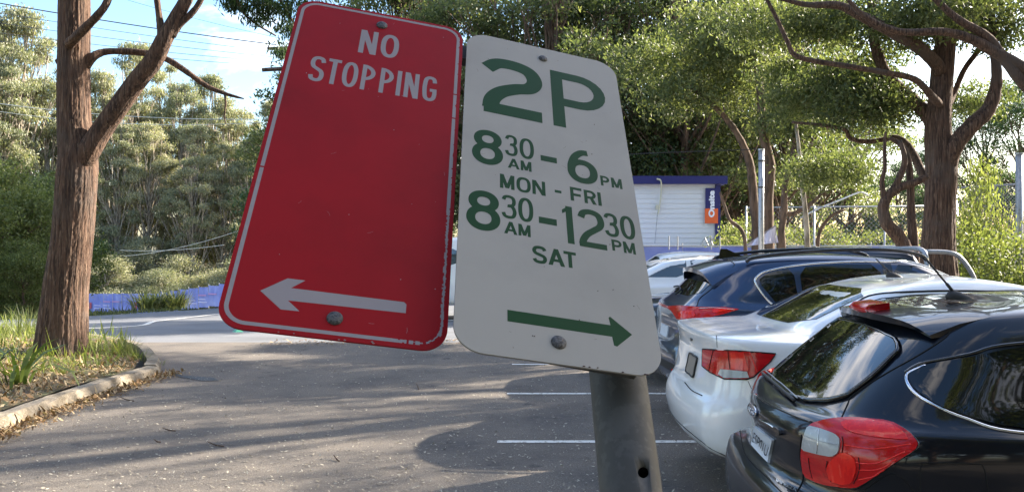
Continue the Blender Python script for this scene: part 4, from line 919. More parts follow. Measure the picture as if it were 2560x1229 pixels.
a, b = ut.p(.1, -.84, 1.12), ut.p(1.5, .84, 1.20); MB().box([min(a[i], b[i]) for i in range(3)], [max(a[i], b[i]) for i in range(3)], .03).obj('tonneau_cover', M['plastic'], ut.root)
for yy in (-.72, .72):
    MB().tube(catmull([ut.p(.98, yy, 1.18), ut.p(1.07, yy, 1.40), ut.p(1.2, yy*.97, 1.585), ut.p(1.34, yy*.95, 1.645), ut.p(1.62, yy*.93, 1.655)], 5), .028, 10).obj('sports_bar', M['steel'], ut.root, smooth=True)
MB().tube(catmull([ut.p(1.64, -.78, 1.20), ut.p(1.63, -.75, 1.50), ut.p(1.63, -.62, 1.675), ut.p(1.63, 0, 1.69), ut.p(1.63, .62, 1.675), ut.p(1.63, .75, 1.50), ut.p(1.64, .78, 1.20)], 6), .03, 10).obj('sports_bar', M['steel'], ut.root, smooth=True)
MB().box(tuple(min(a, b) for a, b in zip(ut.p(3.70, -1.12, 1.20), ut.p(3.62, -.90, 1.38))), tuple(max(a, b) for a, b in zip(ut.p(3.70, -1.12, 1.20), ut.p(3.62, -.90, 1.38))), .03).obj('wing_mirror', M['gloss_black'], ut.root)
MB().box(tuple(min(a, b) for a, b in zip(ut.p(3.70, 1.12, 1.20), ut.p(3.62, .90, 1.38))), tuple(max(a, b) for a, b in zip(ut.p(3.70, 1.12, 1.20), ut.p(3.62, .90, 1.38))), .03).obj('wing_mirror', M['gloss_black'], ut.root)
# ---- white cab-chassis ute in front of the banner fence
wu = Car('white_ute', 'white ute cab with a tray frame, parked before the blue banner fence', 'ute', fit(utel, 1, 1, .93), 6.8, 20.5, 'p_white', (1.05, 4.2), .36, -1, hw=.90)
wu.len = 5.2
for sd in (-1, 1):
    fn = wu.c_side(sd)
    wu.patch('side_window', [(2.2, 1.48), (3.2, 1.43), (3.7, 1.16), (2.2, 1.14)], fn, M['glass2'], off=.003, rnd=1)
    wu.patch('headlight', [(-.1, .86), (.3, .88), (.42, .98), (.0, .97)], wu.c_corner(sd, 1), M['clear_lens'], off=.005)
wu.patch('windscreen', [(-.66, 1.14), (.66, 1.14), (.55, 1.48), (-.55, 1.48)], wu.c_rear(1), M['glass2'], off=.004)
# ---- white van glimpsed between the signs
van = [lv(.1, 4.6, .36, .3, .34, .80), lv(.0, 4.8, .46, .42, .44, .90), lv(.0, 4.85, .8, .75, .7, .93), lv(.03, 4.7, 1.1, 1.05, .95, .92, .15, .12), lv(.05, 4.2, 1.4, 1.4, 1.3, .89, .12, .1, .3, .3), lv(.08, 3.7, 1.75, 1.78, 1.7, .83, .12, .1, .3, .3), lv(.12, 3.5, 1.9, 1.93, 1.86, .76, .15, .15, .3, .3), lv(.3, 3.3, 1.95, 1.98, 1.92, .5, .1, .1), lv(.5, 3.1, 1.96, 1.99, 1.93, .2, .1, .1)]
vn = Car('white_van', 'white van seen through the gap between the red and white signs', 'van', van, 1.4, 21.8, 'p_white', (.9, 3.8), .34, -1, hw=.92)
vn.len = 4.8
for sd in (-1, 1):
    fn = vn.c_side(sd)
    vn.patch('side_window', [(.5, 1.25), (.5, 1.65), (2.6, 1.66), (2.6, 1.25)], fn, M['glass2'], off=.003, rnd=1)
    vn.patch('side_window', [(2.7, 1.66), (3.4, 1.64), (3.9, 1.25), (2.7, 1.25)], fn, M['glass2'], off=.003, rnd=1)
    vn.patch('indicator_light', [(4.4, .75), (4.6, .75), (4.6, .85), (4.4, .85)], fn, M['clear_lens'], off=.006)
vn.patch('windscreen', [(-.66, 1.28), (.66, 1.28), (.55, 1.68), (-.55, 1.68)], vn.c_rear(1), M['glass'], off=.004)
# ------------------------------------------------------------------ vegetation
def leaf_arrays(clumps, size, seed, sub_n=14, sub_s=.28, aspect=.4, droop=.25, sizej=.5):
    """clumps: (x,y,z,rx,ry,rz,n). returns verts, quads, tint"""
    g = np.random.default_rng(seed); C = []; T = []
    for (x, y, z, rx, ry, rz, n) in clumps:
        m = max(1, int(n / sub_n)); d = g.normal(size=(m, 3)); d /= np.linalg.norm(d, axis=1)[:, None]
        r = g.random(m)**(1/2.3); r *= 0.8 + .35*g.random(m)
        sc_ = d*r[:, None]*np.array([rx, ry, rz]) + np.array([x, y, z])
        k = g.integers(0, m, int(n)); q = sc_[k] + g.normal(size=(int(n), 3))*sub_s*np.array([1, 1, .6])
        tt = g.random(m)*.5 + .15*g.random() ; C.append(q); T.append(tt[k] + g.random(int(n))*.42)
    C = np.vstack(C); T = np.clip(np.concatenate(T), 0, 1); N = len(C)
    a = g.normal(size=(N, 3)); a[:, 2] -= droop*2.2; a /= np.linalg.norm(a, axis=1)[:, None]
    b = np.cross(a, g.normal(size=(N, 3))); b /= np.linalg.norm(b, axis=1)[:, None]
    L = size*(1 - sizej/2 + sizej*g.random(N)); a *= L[:, None]/2; b *= (L*aspect)[:, None]/2
    V = np.stack([C - a, C + b - a*.1, C + a, C - b - a*.1], axis=1).reshape(-1, 3)
    return V, T
def fast_mesh(name, V, T, m):
    n = len(V); q = n//4; me = bpy.data.meshes.new(name)
    me.vertices.add(n); me.vertices.foreach_set('co', V.astype(np.float32).ravel())
    me.loops.add(n); me.loops.foreach_set('vertex_index', np.arange(n, dtype=np.int32))
    me.polygons.add(q); me.polygons.foreach_set('loop_start', np.arange(0, n, 4, dtype=np.int32)); me.polygons.foreach_set('loop_total', np.full(q, 4, dtype=np.int32))
    at = me.attributes.new('tint', 'FLOAT', 'FACE'); at.data.foreach_set('value', T.astype(np.float32))
    me.materials.append(m); me.update(calc_edges=True); return me
def leaves(name, clumps, size, seed, m, parent=None, loc=None, **kw):
    V, T = leaf_arrays(clumps, size, seed, **kw)
    org = np.array(worldloc(parent) if parent is not None else (loc or (0, 0, 0)), float)
    me = fast_mesh(name, V - org, T, m); o = bpy.data.objects.new(name, me); COL.objects.link(o)
    if parent is not None: o.parent = parent
    else: o.location = org
    return o
def limb(mb, pts, rad, sub=6, seg=10, wob=0.0, caps=True):
    q = catmull([np.append(np.array(p, float), r) for p, r in zip(pts, rad)], sub)
    mb.tube([tuple(p[:3]) for p in q], [max(p[3], .002)*(1 + wob*random.uniform(-1, 1)) for p in q], seg, caps)
def pxl(L, k=None):
    """list of (px,py,rpx,depth) -> 3D points and radii"""
    return [P(a, b, d) for a, b, r, d in L], [r*d/F for a, b, r, d in L]

# ---- big leaning gum on the left: fissured trunk in real relief
def fissured(name, pts, rad, seg, m, parent, depth=.07, step=.03, flare=None, seed=1):
    g = np.random.default_rng(seed)
    q = catmull([np.append(np.array(p, float), r) for p, r in zip(pts, rad)], 40); q = np.array(q)
    s = np.concatenate([[0], np.cumsum(np.linalg.norm(np.diff(q[:, :3], axis=0), axis=1))]); n = int(s[-1]/step)
    ss = np.linspace(0, s[-1], n); c = np.stack([np.interp(ss, s, q[:, k]) for k in range(4)], axis=1)
    ang = np.arange(seg)*2*np.pi/seg
    # ridges: sum of angular waves whose phase drifts along the trunk
    R = np.zeros((n, seg)); A_ = g.random(7)*6.28
    for k, (fq, am) in enumerate(((9, .5), (13, .7), (19, .8), (27, .7), (38, .5))):
        ph = np.cumsum(g.normal(size=n))*.10*math.sqrt(step/.03) + A_[k]; tw = ss*.25*g.choice([-1, 1])
        R += am*np.abs(np.sin(.5*(fq*ang[None, :] + ph[:, None]*3 + tw[:, None]*3)))
    R = (R/3.2 - .5); R += .25*g.random((n, seg)) - .12
    mb = MB(); up = np.array([1., 0, 0])
    for i in range(n):
        t = c[min(i+1, n-1), :3] - c[max(i-1, 0), :3]; t /= np.linalg.norm(t); a = up - t*up.dot(t); a /= np.linalg.norm(a); up = a; b = np.cross(t, a)
        rr = c[i, 3]*(1 + depth*R[i])
        for k in range(seg): p = c[i, :3] + (a*math.cos(ang[k]) + b*math.sin(ang[k]))*rr[k]; mb.v.append(tuple(p))
    for i in range(n-1):
        for k in range(seg): k2 = (k+1) % seg; mb.f.append((i*seg+k, i*seg+k2, (i+1)*seg+k2, (i+1)*seg+k))
    mb.f.append(tuple((n-1)*seg+k for k in range(seg)))
    return mb.obj(name, m, parent, smooth=False)
d0 = 12.7
gum = thing('gum_tree', tuple(P(155, 888, d0)), 'big leaning gum tree with fissured brown bark on the garden bed', 'tree')
pts, rad = pxl([(150, 925, 78, d0), (153, 870, 63, d0), (160, 780, 55, d0), (167, 700, 51, d0), (178, 620, 48, d0), (187, 520, 47, d0), (192, 450, 47, d0), (195, 395, 45, d0), (188, 340, 40, d0), (184, 250, 38, d0), (185, 130, 37, d0), (186, 0, 36, d0), (190, -200, 32, d0), (200, -500, 26, d0), (190, -900, 18, d0), (180, -1300, 6, d0)])
fissured('trunk', pts, rad, 110, M['bark'], gum, .075, .035, seed=4)
pts, rad = pxl([(195, 440, 22, d0), (218, 385, 27, d0-.1), (255, 325, 25, d0-.1), (300, 262, 24, d0-.15), (345, 200, 23, d0-.2), (385, 150, 22, d0-.25), (410, 100, 20, d0-.3), (440, 45, 17, d0-.3), (475, -20, 15, d0-.3), (560, -200, 12, d0), (600, -500, 6, d0)])
fissured('limb', pts, rad, 48, M['bark'], gum, .06, .035, seed=6)
def px_limb(L, parent, m='bark', name='branch', seg=10, wob=.05):
    pts, rad = pxl(L); mb = MB(); limb(mb, pts, rad, 6, seg, wob); return mb.obj(name, M[m], parent, smooth=True)
px_limb([(172, 112, 14, d0-.2), (192, 92, 12, d0-.35), (218, 66, 11, d0-.5), (250, 32, 10, d0-.6), (270, 0, 9, d0-.6), (300, -80, 7, d0-.6), (320, -260, 4, d0-.6)], gum)
px_limb([(215, 165, 12, d0), (232, 143, 11, d0), (262, 130, 8.5, d0+.1), (310, 129, 8, d0+.15), (370, 134, 8, d0+.2), (420, 150, 8, d0+.2), (470, 182, 7.5, d0), (515, 214, 6.5, d0), (560, 233, 5, d0), (590, 242, 3.5, d0), (610, 247, 1.5, d0)], gum)
px_limb([(562, 236, 3, d0), (564, 262, 2.4, d0), (561, 290, 2, d0), (565, 312, 1, d0)], gum)
px_limb([(404, 92, 11, d0-.3), (400, 55, 9, d0-.3), (395, 20, 8, d0-.3), (385, -60, 7, d0-.3)], gum)
px_limb([(430, 90, 10, d0-.3), (450, 62, 8, d0-.3), (478, 35, 8, d0-.3), (500, 5, 7, d0-.3), (540, -70, 5, d0-.3)], gum)
px_limb([(160, 165, 10, d0), (148, 157, 8, d0), (140, 150, 4, d0)], gum)
leaves('crown', [tuple(P(a, b, d)) + (r, r, r*.7, n) for a, b, d, r, n in ((190, -900, 12.7, 2.2, 5000), (560, -420, 12, 1.6, 4000), (20, -560, 13, 1.5, 3000), (330, -560, 11.5, 1.2, 2500), (800, -420, 14, 1.5, 2500))], .13, 3, M['olive'], gum, droop=.5, aspect=.3)

# ---- generic gum / forest trees
def gen_tree(seed, H, spread, base, ncl, nleaf, size, tr, bark, lm, name, label, cat='tree', crn=(.26, .2), sub_s=.5, lean=0, aspect=.45, droop=.3):
    g = random.Random(seed); t = thing(name, (0, 0, 0), label, cat)
    mb = MB(); lx, ly = g.uniform(-1, 1)*lean, g.uniform(-1, 1)*lean
    tp = [(lx*u*u*H*.2 + g.uniform(-1, 1)*.02*H*(u > 0), ly*u*u*H*.2 + g.uniform(-1, 1)*.02*H*(u > 0), u*H*.86) for u in (0, .2, .4, .6, .8, 1)]
    limb(mb, tp, [tr*1.2, tr, tr*.8, tr*.6, tr*.35, tr*.1], 4, 8)
    cl = []
    for i in range(ncl):
        a = g.uniform(0, 6.28); u = g.uniform(0, 1); z = H*(base + (1-base)*u)
        prof = math.sin(math.pi*(0.18 + .78*u))**.8
        r = spread*prof*math.sqrt(g.uniform(.1, 1)); cx_, cy_ = tp[3][0]*u + r*math.cos(a), tp[3][1]*u + r*math.sin(a)
        s = spread*crn[0]*g.uniform(.7, 1.35); cl.append((cx_, cy_, z, s*1.15, s*1.15, s*crn[1]/.26, nleaf/ncl*g.uniform(.6, 1.4)*(s/(spread*crn[0]))**1.5))
        u0 = max(.12, (z/H)*.86 - g.uniform(.12, .28)); k = u0/.86*5; i0 = min(4, int(k)); fr = k - i0
        p0 = [tp[i0][q]*(1-fr) + tp[i0+1][q]*fr for q in range(3)] if k < 5 else tp[5]
        mid = [(p0[0]*.5 + cx_*.5) + g.uniform(-.1, .1)*spread, (p0[1]*.5+cy_*.5) + g.uniform(-.1, .1)*spread, p0[2]*.45 + z*.55 - .03*H]
        if g.random() < .8: limb(mb, [p0, mid, (cx_, cy_, z)], [tr*.38, tr*.22, tr*.05], 4, 5, 0, False)
        for _ in range(3):
            e1 = (cx_ + g.uniform(-1.3, 1.3)*s, cy_ + g.uniform(-1.3, 1.3)*s, z + g.uniform(-.9, 1.2)*s)
            limb(mb, [tuple(mid[q]*.5 + (cx_, cy_, z)[q]*.5 for q in range(3)), ((cx_+e1[0])/2 + g.uniform(-.2, .2)*s, (cy_+e1[1])/2, (z*1.3+e1[2]*.7)/2), e1], [tr*.11, tr*.07, tr*.03], 2, 3, 0, False)
    mb.obj('trunk', M[bark], t, smooth=True); leaves('crown', cl, size, seed, M[lm], t, sub_n=11, sub_s=sub_s, aspect=aspect, droop=droop)
    return t
def place(src, lab, x, y, rz=0, s=1.0, first=False, z=None, grp=None, sx=None):
    o = src if first else copy_tree(src)
    o.location = (x, y, gh(x, y) - .15 if z is None else z); o.rotation_euler.z = rz; o.scale = ((sx or s), (sx or s), s)
    o['label'] = lab
    if grp: o['group'] = grp
    return o
# far forest on the left
FA = gen_tree(11, 30, 6.0, .38, 90, 36000, .34, .42, 'bark_far', 'eucalypt', 'forest_gum_tree', 'x', crn=(.16, .13), sub_s=.3, aspect=.32, droop=.7)
FB = gen_tree(12, 28, 5.5, .26, 90, 36000, .34, .36, 'bark_far', 'eucalypt', 'forest_gum_tree', 'x', crn=(.17, .14), sub_s=.32, aspect=.32, droop=.7)
FC = gen_tree(13, 32, 5.0, .42, 56, 28000, .32, .40, 'bark_far', 'eucalypt', 'forest_gum_tree', 'x', crn=(.17, .13), sub_s=.3, aspect=.32, droop=.7)
FD = gen_tree(14, 15, 6.0, .06, 60, 34000, .28, .3, 'bark_far', 'eucalypt', 'forest_understorey_tree', 'x', crn=(.26, .27), sub_s=.5, droop=.6)
grpF = 'gum trees of the forest behind the banner fence'
spec = [  # px, depth, top py, source
 (-60, 96, 70, 0), (40, 100, 60, 1), (115, 104, 130, 2), (-30, 118, 110, 1), (250, 108, 210, 1), (330, 112, 150, 0), (410, 116, 160, 2), (455, 108, 235, 1), (520, 118, 225, 0), (575, 110, 270, 1), (635, 114, 300, 2), (690, 108, 285, 0), (290, 98, 300, 2), (375, 100, 330, 1), (480, 99, 340, 0), (560, 101, 380, 2), (640, 100, 350, 1), (740, 104, 250, 1), (210, 126, 260, 2), (500, 128, 300, 1), (60, 128, 240, 0), (-150, 102, 60, 0)]
srcs = [FA, FB, FC]; hts = [31, 29, 33]; used = set(); g = random.Random(2)
ORD = ['first', 'second', 'third', 'fourth', 'fifth', 'sixth', 'seventh', 'eighth', 'ninth', 'tenth', 'eleventh', 'twelfth', 'thirteenth', 'fourteenth', 'fifteenth', 'sixteenth']
for i, (px, d, py, k) in enumerate(spec):
    p = P(px, py, d); z0 = gh(p.x, p.y); s = (p.z - z0)/hts[k]*1.08
    fl_ = sorted(q[0] for q in spec if (q[1] < 106) == (d < 106)).index(px); o = place(srcs[k], ORD[fl_] + ' forest gum from the left in the ' + ('front' if d < 106 else 'rear') + ' rank behind the banner fence', p.x, p.y, g.uniform(0, 6.28), s, k not in used, grp=grpF, sx=max(s*.85, .6)); used.add(k)
first = True
ust = ((-40, 92, 560), (60, 90, 580), (130, 94, 600), (190, 92, 600), (262, 90, 650), (320, 94, 620), (400, 91, 680), (470, 94, 650), (545, 92, 680), (620, 91, 650), (700, 92, 640), (230, 99, 560), (430, 102, 600), (590, 104, 600))
for px, d, py in ust:
    p = P(px, py, d); z0 = gh(p.x, p.y); s = (p.z - z0)/15
    place(FD, ORD[sorted(q[0] for q in ust).index(px)] + ' bushy understorey tree from the left, below the forest gums', p.x, p.y, g.uniform(0, 6.28), s, first, grp='understorey trees below the forest gums', sx=max(s, .7)); first = False
# bright shrubs at the left, across the road
SA = gen_tree(21, 7, 3.0, .03, 46, 22000, .17, .10, 'bark_mid', 'spring', 'leafy_shrub', 'x', 'shrub', sub_s=.28)
for i, (px, d, py, lab, s2) in enumerate(((10, 31, 415, 'tall bright green shrub at the left edge, across the road', 1), (95, 34, 450, 'bright green shrub just left of the big leaning gum', 1), (60, 28.5, 600, 'low bright green shrub in front of the tall shrubs across the road', 1), (-90, 29, 430, 'green shrub at the far left, partly out of frame', 1))):
    p = P(px, py, d); z0 = gh(p.x, p.y); place(SA, lab, p.x, p.y, i*1.9, (p.z-z0)/7.2, i == 0, sx=(p.z-z0)/7.2*(1.0 if i != 2 else 1.25))
SB = gen_tree(22, 7, 2.6, .03, 40, 18000, .18, .12, 'bark_mid', 'deep', 'dark_shrub', 'x', 'shrub', sub_s=.28)
p = P(243, 590, 92); place(SB, 'dark glossy shrub right of the big leaning gum, before the banner fence', p.x, p.y, 1, (p.z - gh(p.x, p.y))/7.2, True)
p = P(128, 640, 36); place(SB, 'dark shrub seen low behind the big leaning gum', p.x, p.y, 2, (p.z - gh(p.x, p.y))/7.2)
p = P(745, 250, 60); place(SB, 'dark green tree top showing just left of the red sign', p.x, p.y, 2, (p.z - gh(p.x, p.y))/7.2, sx=1.3)

# ---- dense mid-distance trees behind the signs and car park
MA = gen_tree(31, 15, 4.6, .18, 78, 27000, .18, .24, 'bark_mid', 'olive', 'paperbark_tree', 'x', crn=(.2, .13), sub_s=.24, lean=.6)
MBt = gen_tree(32, 14, 4.2, .30, 60, 20000, .18, .20, 'bark_mid', 'olive', 'paperbark_tree', 'x', crn=(.2, .13), sub_s=.22, lean=1)
MC = gen_tree(33, 13, 4.4, .12, 72, 28000, .16, .2, 'bark_mid', 'deep', 'dark_leafy_tree', 'x', crn=(.22, .14), sub_s=.24, lean=.4)
msrc = [MA, MBt, MC]; mh = [15.5, 14.5, 13.5]; used = set()
mid = [(860, 46, 60, 0, 'tree behind the top left corner of the red sign'), (910, 42, -60, 1, 'leafy tree directly behind the top of the red sign'), (930, 40, -120, 0, 'tree behind the upper right of the red sign'), (1040, 42, -40, 1, 'olive tree right behind the gap between both signs'),
 (1140, 38, -150, 0, 'tree with pale trunk behind the top of the gap between the signs'), (1230, 44, -60, 1, 'tree behind the left shoulder of the 2P sign'), (1330, 37, -220, 0, 'leafy tree behind the top bolt of the 2P sign'), (1440, 41, -150, 2, 'dark tree behind the right shoulder of the 2P sign'),
 (1540, 39, -200, 0, 'dense tree just right of the 2P sign above the shed'), (1640, 42, -120, 2, 'dark green tree behind the middle of the shed roof'), (1730, 38, -180, 1, 'tree over the right end of the shed'), (1820, 43, -100, 0, 'leafy tree between the shed and the galvanised pole'),
 (1930, 40, -160, 1, 'tree behind the galvanised pole'), (2030, 46, -60, 0, 'tree right of the galvanised pole'), (2120, 52, 130, 2, 'low dark tree left of the big right gum'), (1700, 60, 200, 0, 'tree farther back behind the shed'), (1350, 60, 160, 0, 'tree farther back behind both signs'), (1000, 64, 80, 2, 'tree farther back behind the red sign'),
 (2450, 60, 225, 2, 'dark far tree right of the big right gum'), (2560, 58, 190, 2, 'dark far tree at the right edge, behind the mesh fence'), (2250, 70, 400, 2, 'dark far tree seen through the crooked stems'), (2330, 64, 330, 2, 'dark far tree right behind the big right gum'), (1880, 66, 120, 1, 'thin tree farther back beyond the galvanised pole')]
for i, (px, d, py, k, lab) in enumerate(mid):
    p = P(px, py, d); z0 = gh(p.x, p.y); s = (p.z - z0)/mh[k]
    place(msrc[k], lab, p.x, p.y, 1.3*i, s, k not in used, sx=s if s < 1.25 else 1.25); used.add(k)
# low scrub in front of them
SC1 = gen_tree(41, 2.6, 1.6, .02, 26, 5200, .12, .04, 'bark_mid', 'spring', 'scrub_bush', 'x', 'bush', sub_s=.22)
sc = [(1640, 36, 520, 'scrubby bush seen behind the left of the shed'), (1860, 31, 550, 'yellow green bush right of the shed corner'), (1900, 33, 540, 'yellow green bush behind the galvanised pole foot'), (1975, 34, 560, 'low bush by the white loose cloth'), (2060, 33, 560, 'low bush before the far mesh fence'), (2180, 33, 570, 'low bush left of the crooked tree'), (2420, 19.5, 550, 'tall scrub right of the big right gum'), (2490, 19, 585, 'scrub in front of the near mesh fence'), (2560, 18.5, 575, 'scrub at the right edge of the near mesh fence'), (2440, 21, 400, 'light green sapling leaning on the big right gum'), (2620, 17, 560, 'scrub beyond the right edge')]
for i, (px, d, py, lab) in enumerate(sc):
    p = P(px, py, d); z0 = gh(p.x, p.y); s = (p.z - z0)/2.7; place(SC1, lab, p.x, p.y, i*1.1, s, i == 0, sx=min(s, 1.0)*(.55 if d == 21 else 1))

# ---- big gum on the right with traced limbs
dr = 17.0
rg = thing('gum_tree', tuple(P(2345, 830, dr)), 'big many-limbed gum with fissured bark behind the parked cars on the right', 'tree')
pts, rad = pxl([(2348, 835, 60, dr), (2347, 700, 46, dr), (2345, 620, 40, dr), (2349, 536, 36, dr), (2353, 448, 36, dr), (2352, 400, 36, dr), (2345, 331, 31, dr), (2347, 280, 29, dr), (2350, 248, 27, dr), (2357, 166, 26, dr), (2366, 83, 23, dr), (2372, 0, 20, dr), (2380, -140, 17, dr), (2370, -400, 12, dr), (2380, -800, 5, dr)])
fissured('trunk', pts, rad, 80, M['bark'], rg, .08, .05, seed=9)
def rl_(L, name='limb', m='bark', d=dr): return px_limb([(a, b, r, d + (dd if dd else 0)) for a, b, r, dd in L], rg, m, name, 12, .06)
rl_([(2360, 440, 24, 0), (2382, 372, 22, -.2), (2428, 315, 20, -.3), (2470, 275, 18, -.3), (2490, 215, 14, -.3), (2490, 157, 12, -.3), (2480, 60, 10, 0), (2474, -30, 8, 0), (2480, -300, 4, 0)])
rl_([(2335, 310, 20, 0), (2312, 280, 18, .2), (2262, 232, 15, .3), (2220, 192, 14, .4), (2192, 130, 13, .4), (2181, 60, 12, .3), (2178, -30, 10, .3), (2170, -300, 5, 0)])
rl_([(2350, 262, 10, -.2), (2332, 244, 10, -.4), (2287, 199, 8, -.7), (2204, 180, 7, -.9), (2121, 166, 7, -1), (1997, 143, 6.5, -1), (1968, 103, 5.5, -1), (1939, 41, 5, -1), (1906, -20, 4, -1)])
rl_([(2350, 180, 18, -.1), (2336, 155, 16, -.2), (2287, 112, 16, -.5), (2204, 66, 14, -.8), (2146, 37, 12, -1), (2096, 14, 10, -1), (2018, 12, 7, -1), (1955, -2, 5, -1), (1880, -20, 3, -1)])
rl_([(2372, 262, 8, .1), (2386, 232, 7, .3), (2411, 174, 6.5, .4), (2448, 124, 6, .4), (2470, 90, 4, .4)])
rl_([(2335, 470, 12, .2), (2307, 435, 11, .3), (2287, 393, 10, .5), (2266, 360, 9, .7), (2237, 344, 8, .8), (2200, 350, 6, .8), (2163, 354, 6, .8), (2125, 345, 5.5, .8), (2109, 323, 5, .8), (2038, 311, 4, .8), (1980, 306, 3, .8)])
crc = [(2100, 215, 18, .9, 4200), (2160, 270, 17.5, .9, 4200), (2010, 250, 19, .9, 3800), (2060, 190, 20, .9, 3200), (2230, 255, 17.5, .7, 2400), (1960, 180, 20, .8, 2600), (2250, 60, 17, 1.0, 3800), (2330, 30, 16, .9, 3600), (2430, 20, 17, .9, 3400), (2500, 70, 17, .8, 2400), (2130, 40, 18, .9, 3200), (2410, 80, 17.5, .5, 1100), (2440, 250, 20, .8, 2200), (2030, 60, 18, .9, 3000), (1900, 60, 19, 1, 3000), (2200, 150, 18.5, .6, 1300), (2290, -150, 17, 1.7, 1500), (2080, -160, 17, 1.5, 1100), (2480, -150, 17, 1.5, 900), (1900, -140, 18, 1.4, 900), (2400, -500, 17, 2.2, 900), (2040, 430, 22, .9, 2500), (2110, 420, 22, .8, 2000)]
leaves('crown', [tuple(P(a, b, d)) + (r*1.15, r, r*.62, n) for a, b, d, r, n in crc], .115, 8, M['olive'], rg, sub_n=12, sub_s=.13, aspect=.32, droop=.45)
# crooked small tree left of it
ct = thing('crooked_tree', tuple(P(2275, 800, 16.2)), 'small crooked tree with curved stems left of the big right gum', 'tree')
for L in ([(2272, 800, 20, 16.2), (2266, 640, 18, 16.2), (2245, 590, 17, 16.2), (2218, 560, 16, 16.2), (2208, 520, 14, 16.2), (2222, 488, 12, 16.2), (2250, 468, 11, 16.2), (2290, 455, 9, 16.2), (2320, 440, 7, 16.2)],
          [(2212, 505, 8, 16.2), (2205, 455, 6.5, 16.2), (2212, 420, 5, 16.2), (2211, 380, 4.5, 16.2), (2214, 330, 3, 16.2)],
          [(2228, 485, 9, 16.2), (2250, 440, 8, 16.2), (2262, 400, 7, 16.2), (2250, 350, 5, 16.2)],
          [(2290, 800, 13, 16.3), (2284, 620, 12, 16.3), (2278, 540, 10, 16.3), (2276, 460, 9, 16.3), (2270, 400, 8, 16.3), (2255, 365, 7, 16.3), (2225, 345, 5, 16.3)]):
    px_limb(L, ct, 'bark', 'stem', 12, .08)
# thin trunks in the middle
def thin(L, lab, m='bark_mid', name='slender_tree', leafspots=()):
    p0 = P(L[0][0], L[0][1], L[0][3]); t = thing(name, (p0.x, p0.y, 0), lab, 'tree')
    L = [(L[0][0], L[0][1] + 90, L[0][2]*1.2, L[0][3])] + L
    px_limb(L, t, m, 'trunk', 10, .08)
    if leafspots: leaves('crown', [tuple(P(a, b, d)) + (r*1.2, r, r*.7, n) for a, b, d, r, n in leafspots], .15, int(L[0][0]), M['olive'], t, sub_n=12, sub_s=.2, aspect=.36, droop=.4)
    return t
thin([(1890, 600, 11, 27), (1887, 532, 11, 27), (1881, 459, 11, 27), (1872, 400, 10, 27), (1840, 330, 8, 27), (1790, 270, 7, 27), (1720, 210, 6, 27)], 'brown trunk just left of the galvanised pole', leafspots=((1780, 160, 27, 1.3, 3500), (1850, 230, 27, 1.1, 2600), (1700, 240, 27, 1.2, 3000), (1640, 150, 28, 1.3, 3500)))
thin([(1921, 600, 15, 26), (1920, 488, 14, 26), (1925, 410, 13, 26), (1905, 320, 11, 26), (1900, 220, 10, 26), (1880, 100, 8, 26), (1860, -40, 6, 26)], 'thick brown trunk right behind the galvanised pole', leafspots=((1860, 120, 26, 1.3, 4000), (1930, 60, 26, 1.2, 3200), (1960, 300, 26, .9, 2400), (1780, 60, 26, 1.3, 3500)))
thin([(1951, 600, 9, 25), (1960, 530, 9, 25), (1963, 459, 8, 25), (1985, 380, 8, 25), (1990, 300, 7, 25), (2000, 200, 6, 25)], 'brown trunk right of the galvanised pole, leaning right', leafspots=((1990, 300, 25, .9, 2400), (2070, 400, 25, 1.0, 2600), (2010, 220, 25, .9, 2200)))
thin([(1958, 545, 6, 25), (1985, 533, 5.5, 25), (2020, 515, 5, 25), (2048, 490, 4, 25), (2060, 470, 3, 25)], 'low dark branch reaching right from the leaning trunk')
thin([(2018, 600, 7, 23), (2012, 517, 6.5, 23), (2003, 444, 5.5, 23), (1998, 380, 4.5, 23), (1990, 310, 4, 23)], 'straight pale stem between the galvanised pole and the crooked tree', 'bark_far')
thin([(1863, 610, 5, 25), (1852, 573, 5, 25), (1825, 550, 4.5, 25), (1812, 517, 4, 25), (1800, 480, 3, 25)], 'thin crooked stem right of the shed corner')
thin([(2045, 600, 5, 26), (2060, 560, 4.5, 26), (2085, 535, 4, 26), (2110, 525, 3, 26)], 'thin dark curved stem before the far mesh fence')
thin([(1760, 560, 12, 38), (1740, 420, 10, 38), (1690, 330, 9, 38), (1620, 270, 7, 38), (1540, 220, 5, 38)], 'leaning trunk behind the shed reaching up left', leafspots=((1600, 380, 38.5, 1.6, 3500), (1680, 410, 38.5, 1.4, 2800), (1760, 350, 38.5, 1.4, 2800), (1560, 300, 38.5, 1.5, 2800), (1850, 420, 38, 1.4, 2800)))
# overhead gum out of frame to the right, two pale limbs reach into the picture
og = thing('overhanging_gum_tree', (14.5, 15.5, 0), 'gum at the right edge whose two pale limbs cross in front of the right gum', 'tree')
px_limb([(2960, 1000, 60, 15), (2930, 600, 50, 15), (2860, 380, 38, 15), (2760, 280, 26, 15), (2650, 215, 20, 15), (2560, 172, 17, 15), (2494, 134, 14, 15), (2432, 100, 12, 15), (2361, 80, 10, 15), (2245, 79, 9, 15), (2162, 42, 7, 15), (2120, 0, 5, 15)], og, 'bark', 'limb', 14)
px_limb([(2860, 400, 24, 15), (2740, 320, 20, 15), (2640, 270, 17, 15), (2560, 210, 14, 15), (2502, 135, 12, 15), (2465, 90, 11, 15), (2390, 45, 9, 15), (2320, -20, 7, 15)], og, 'bark', 'limb', 14)
px_limb([(2930, 600, 40, 15), (2960, 200, 34, 15), (2940, -200, 28, 15), (2990, -700, 18, 15), (3000, -1300, 6, 15)], og, 'bark', 'limb', 14)
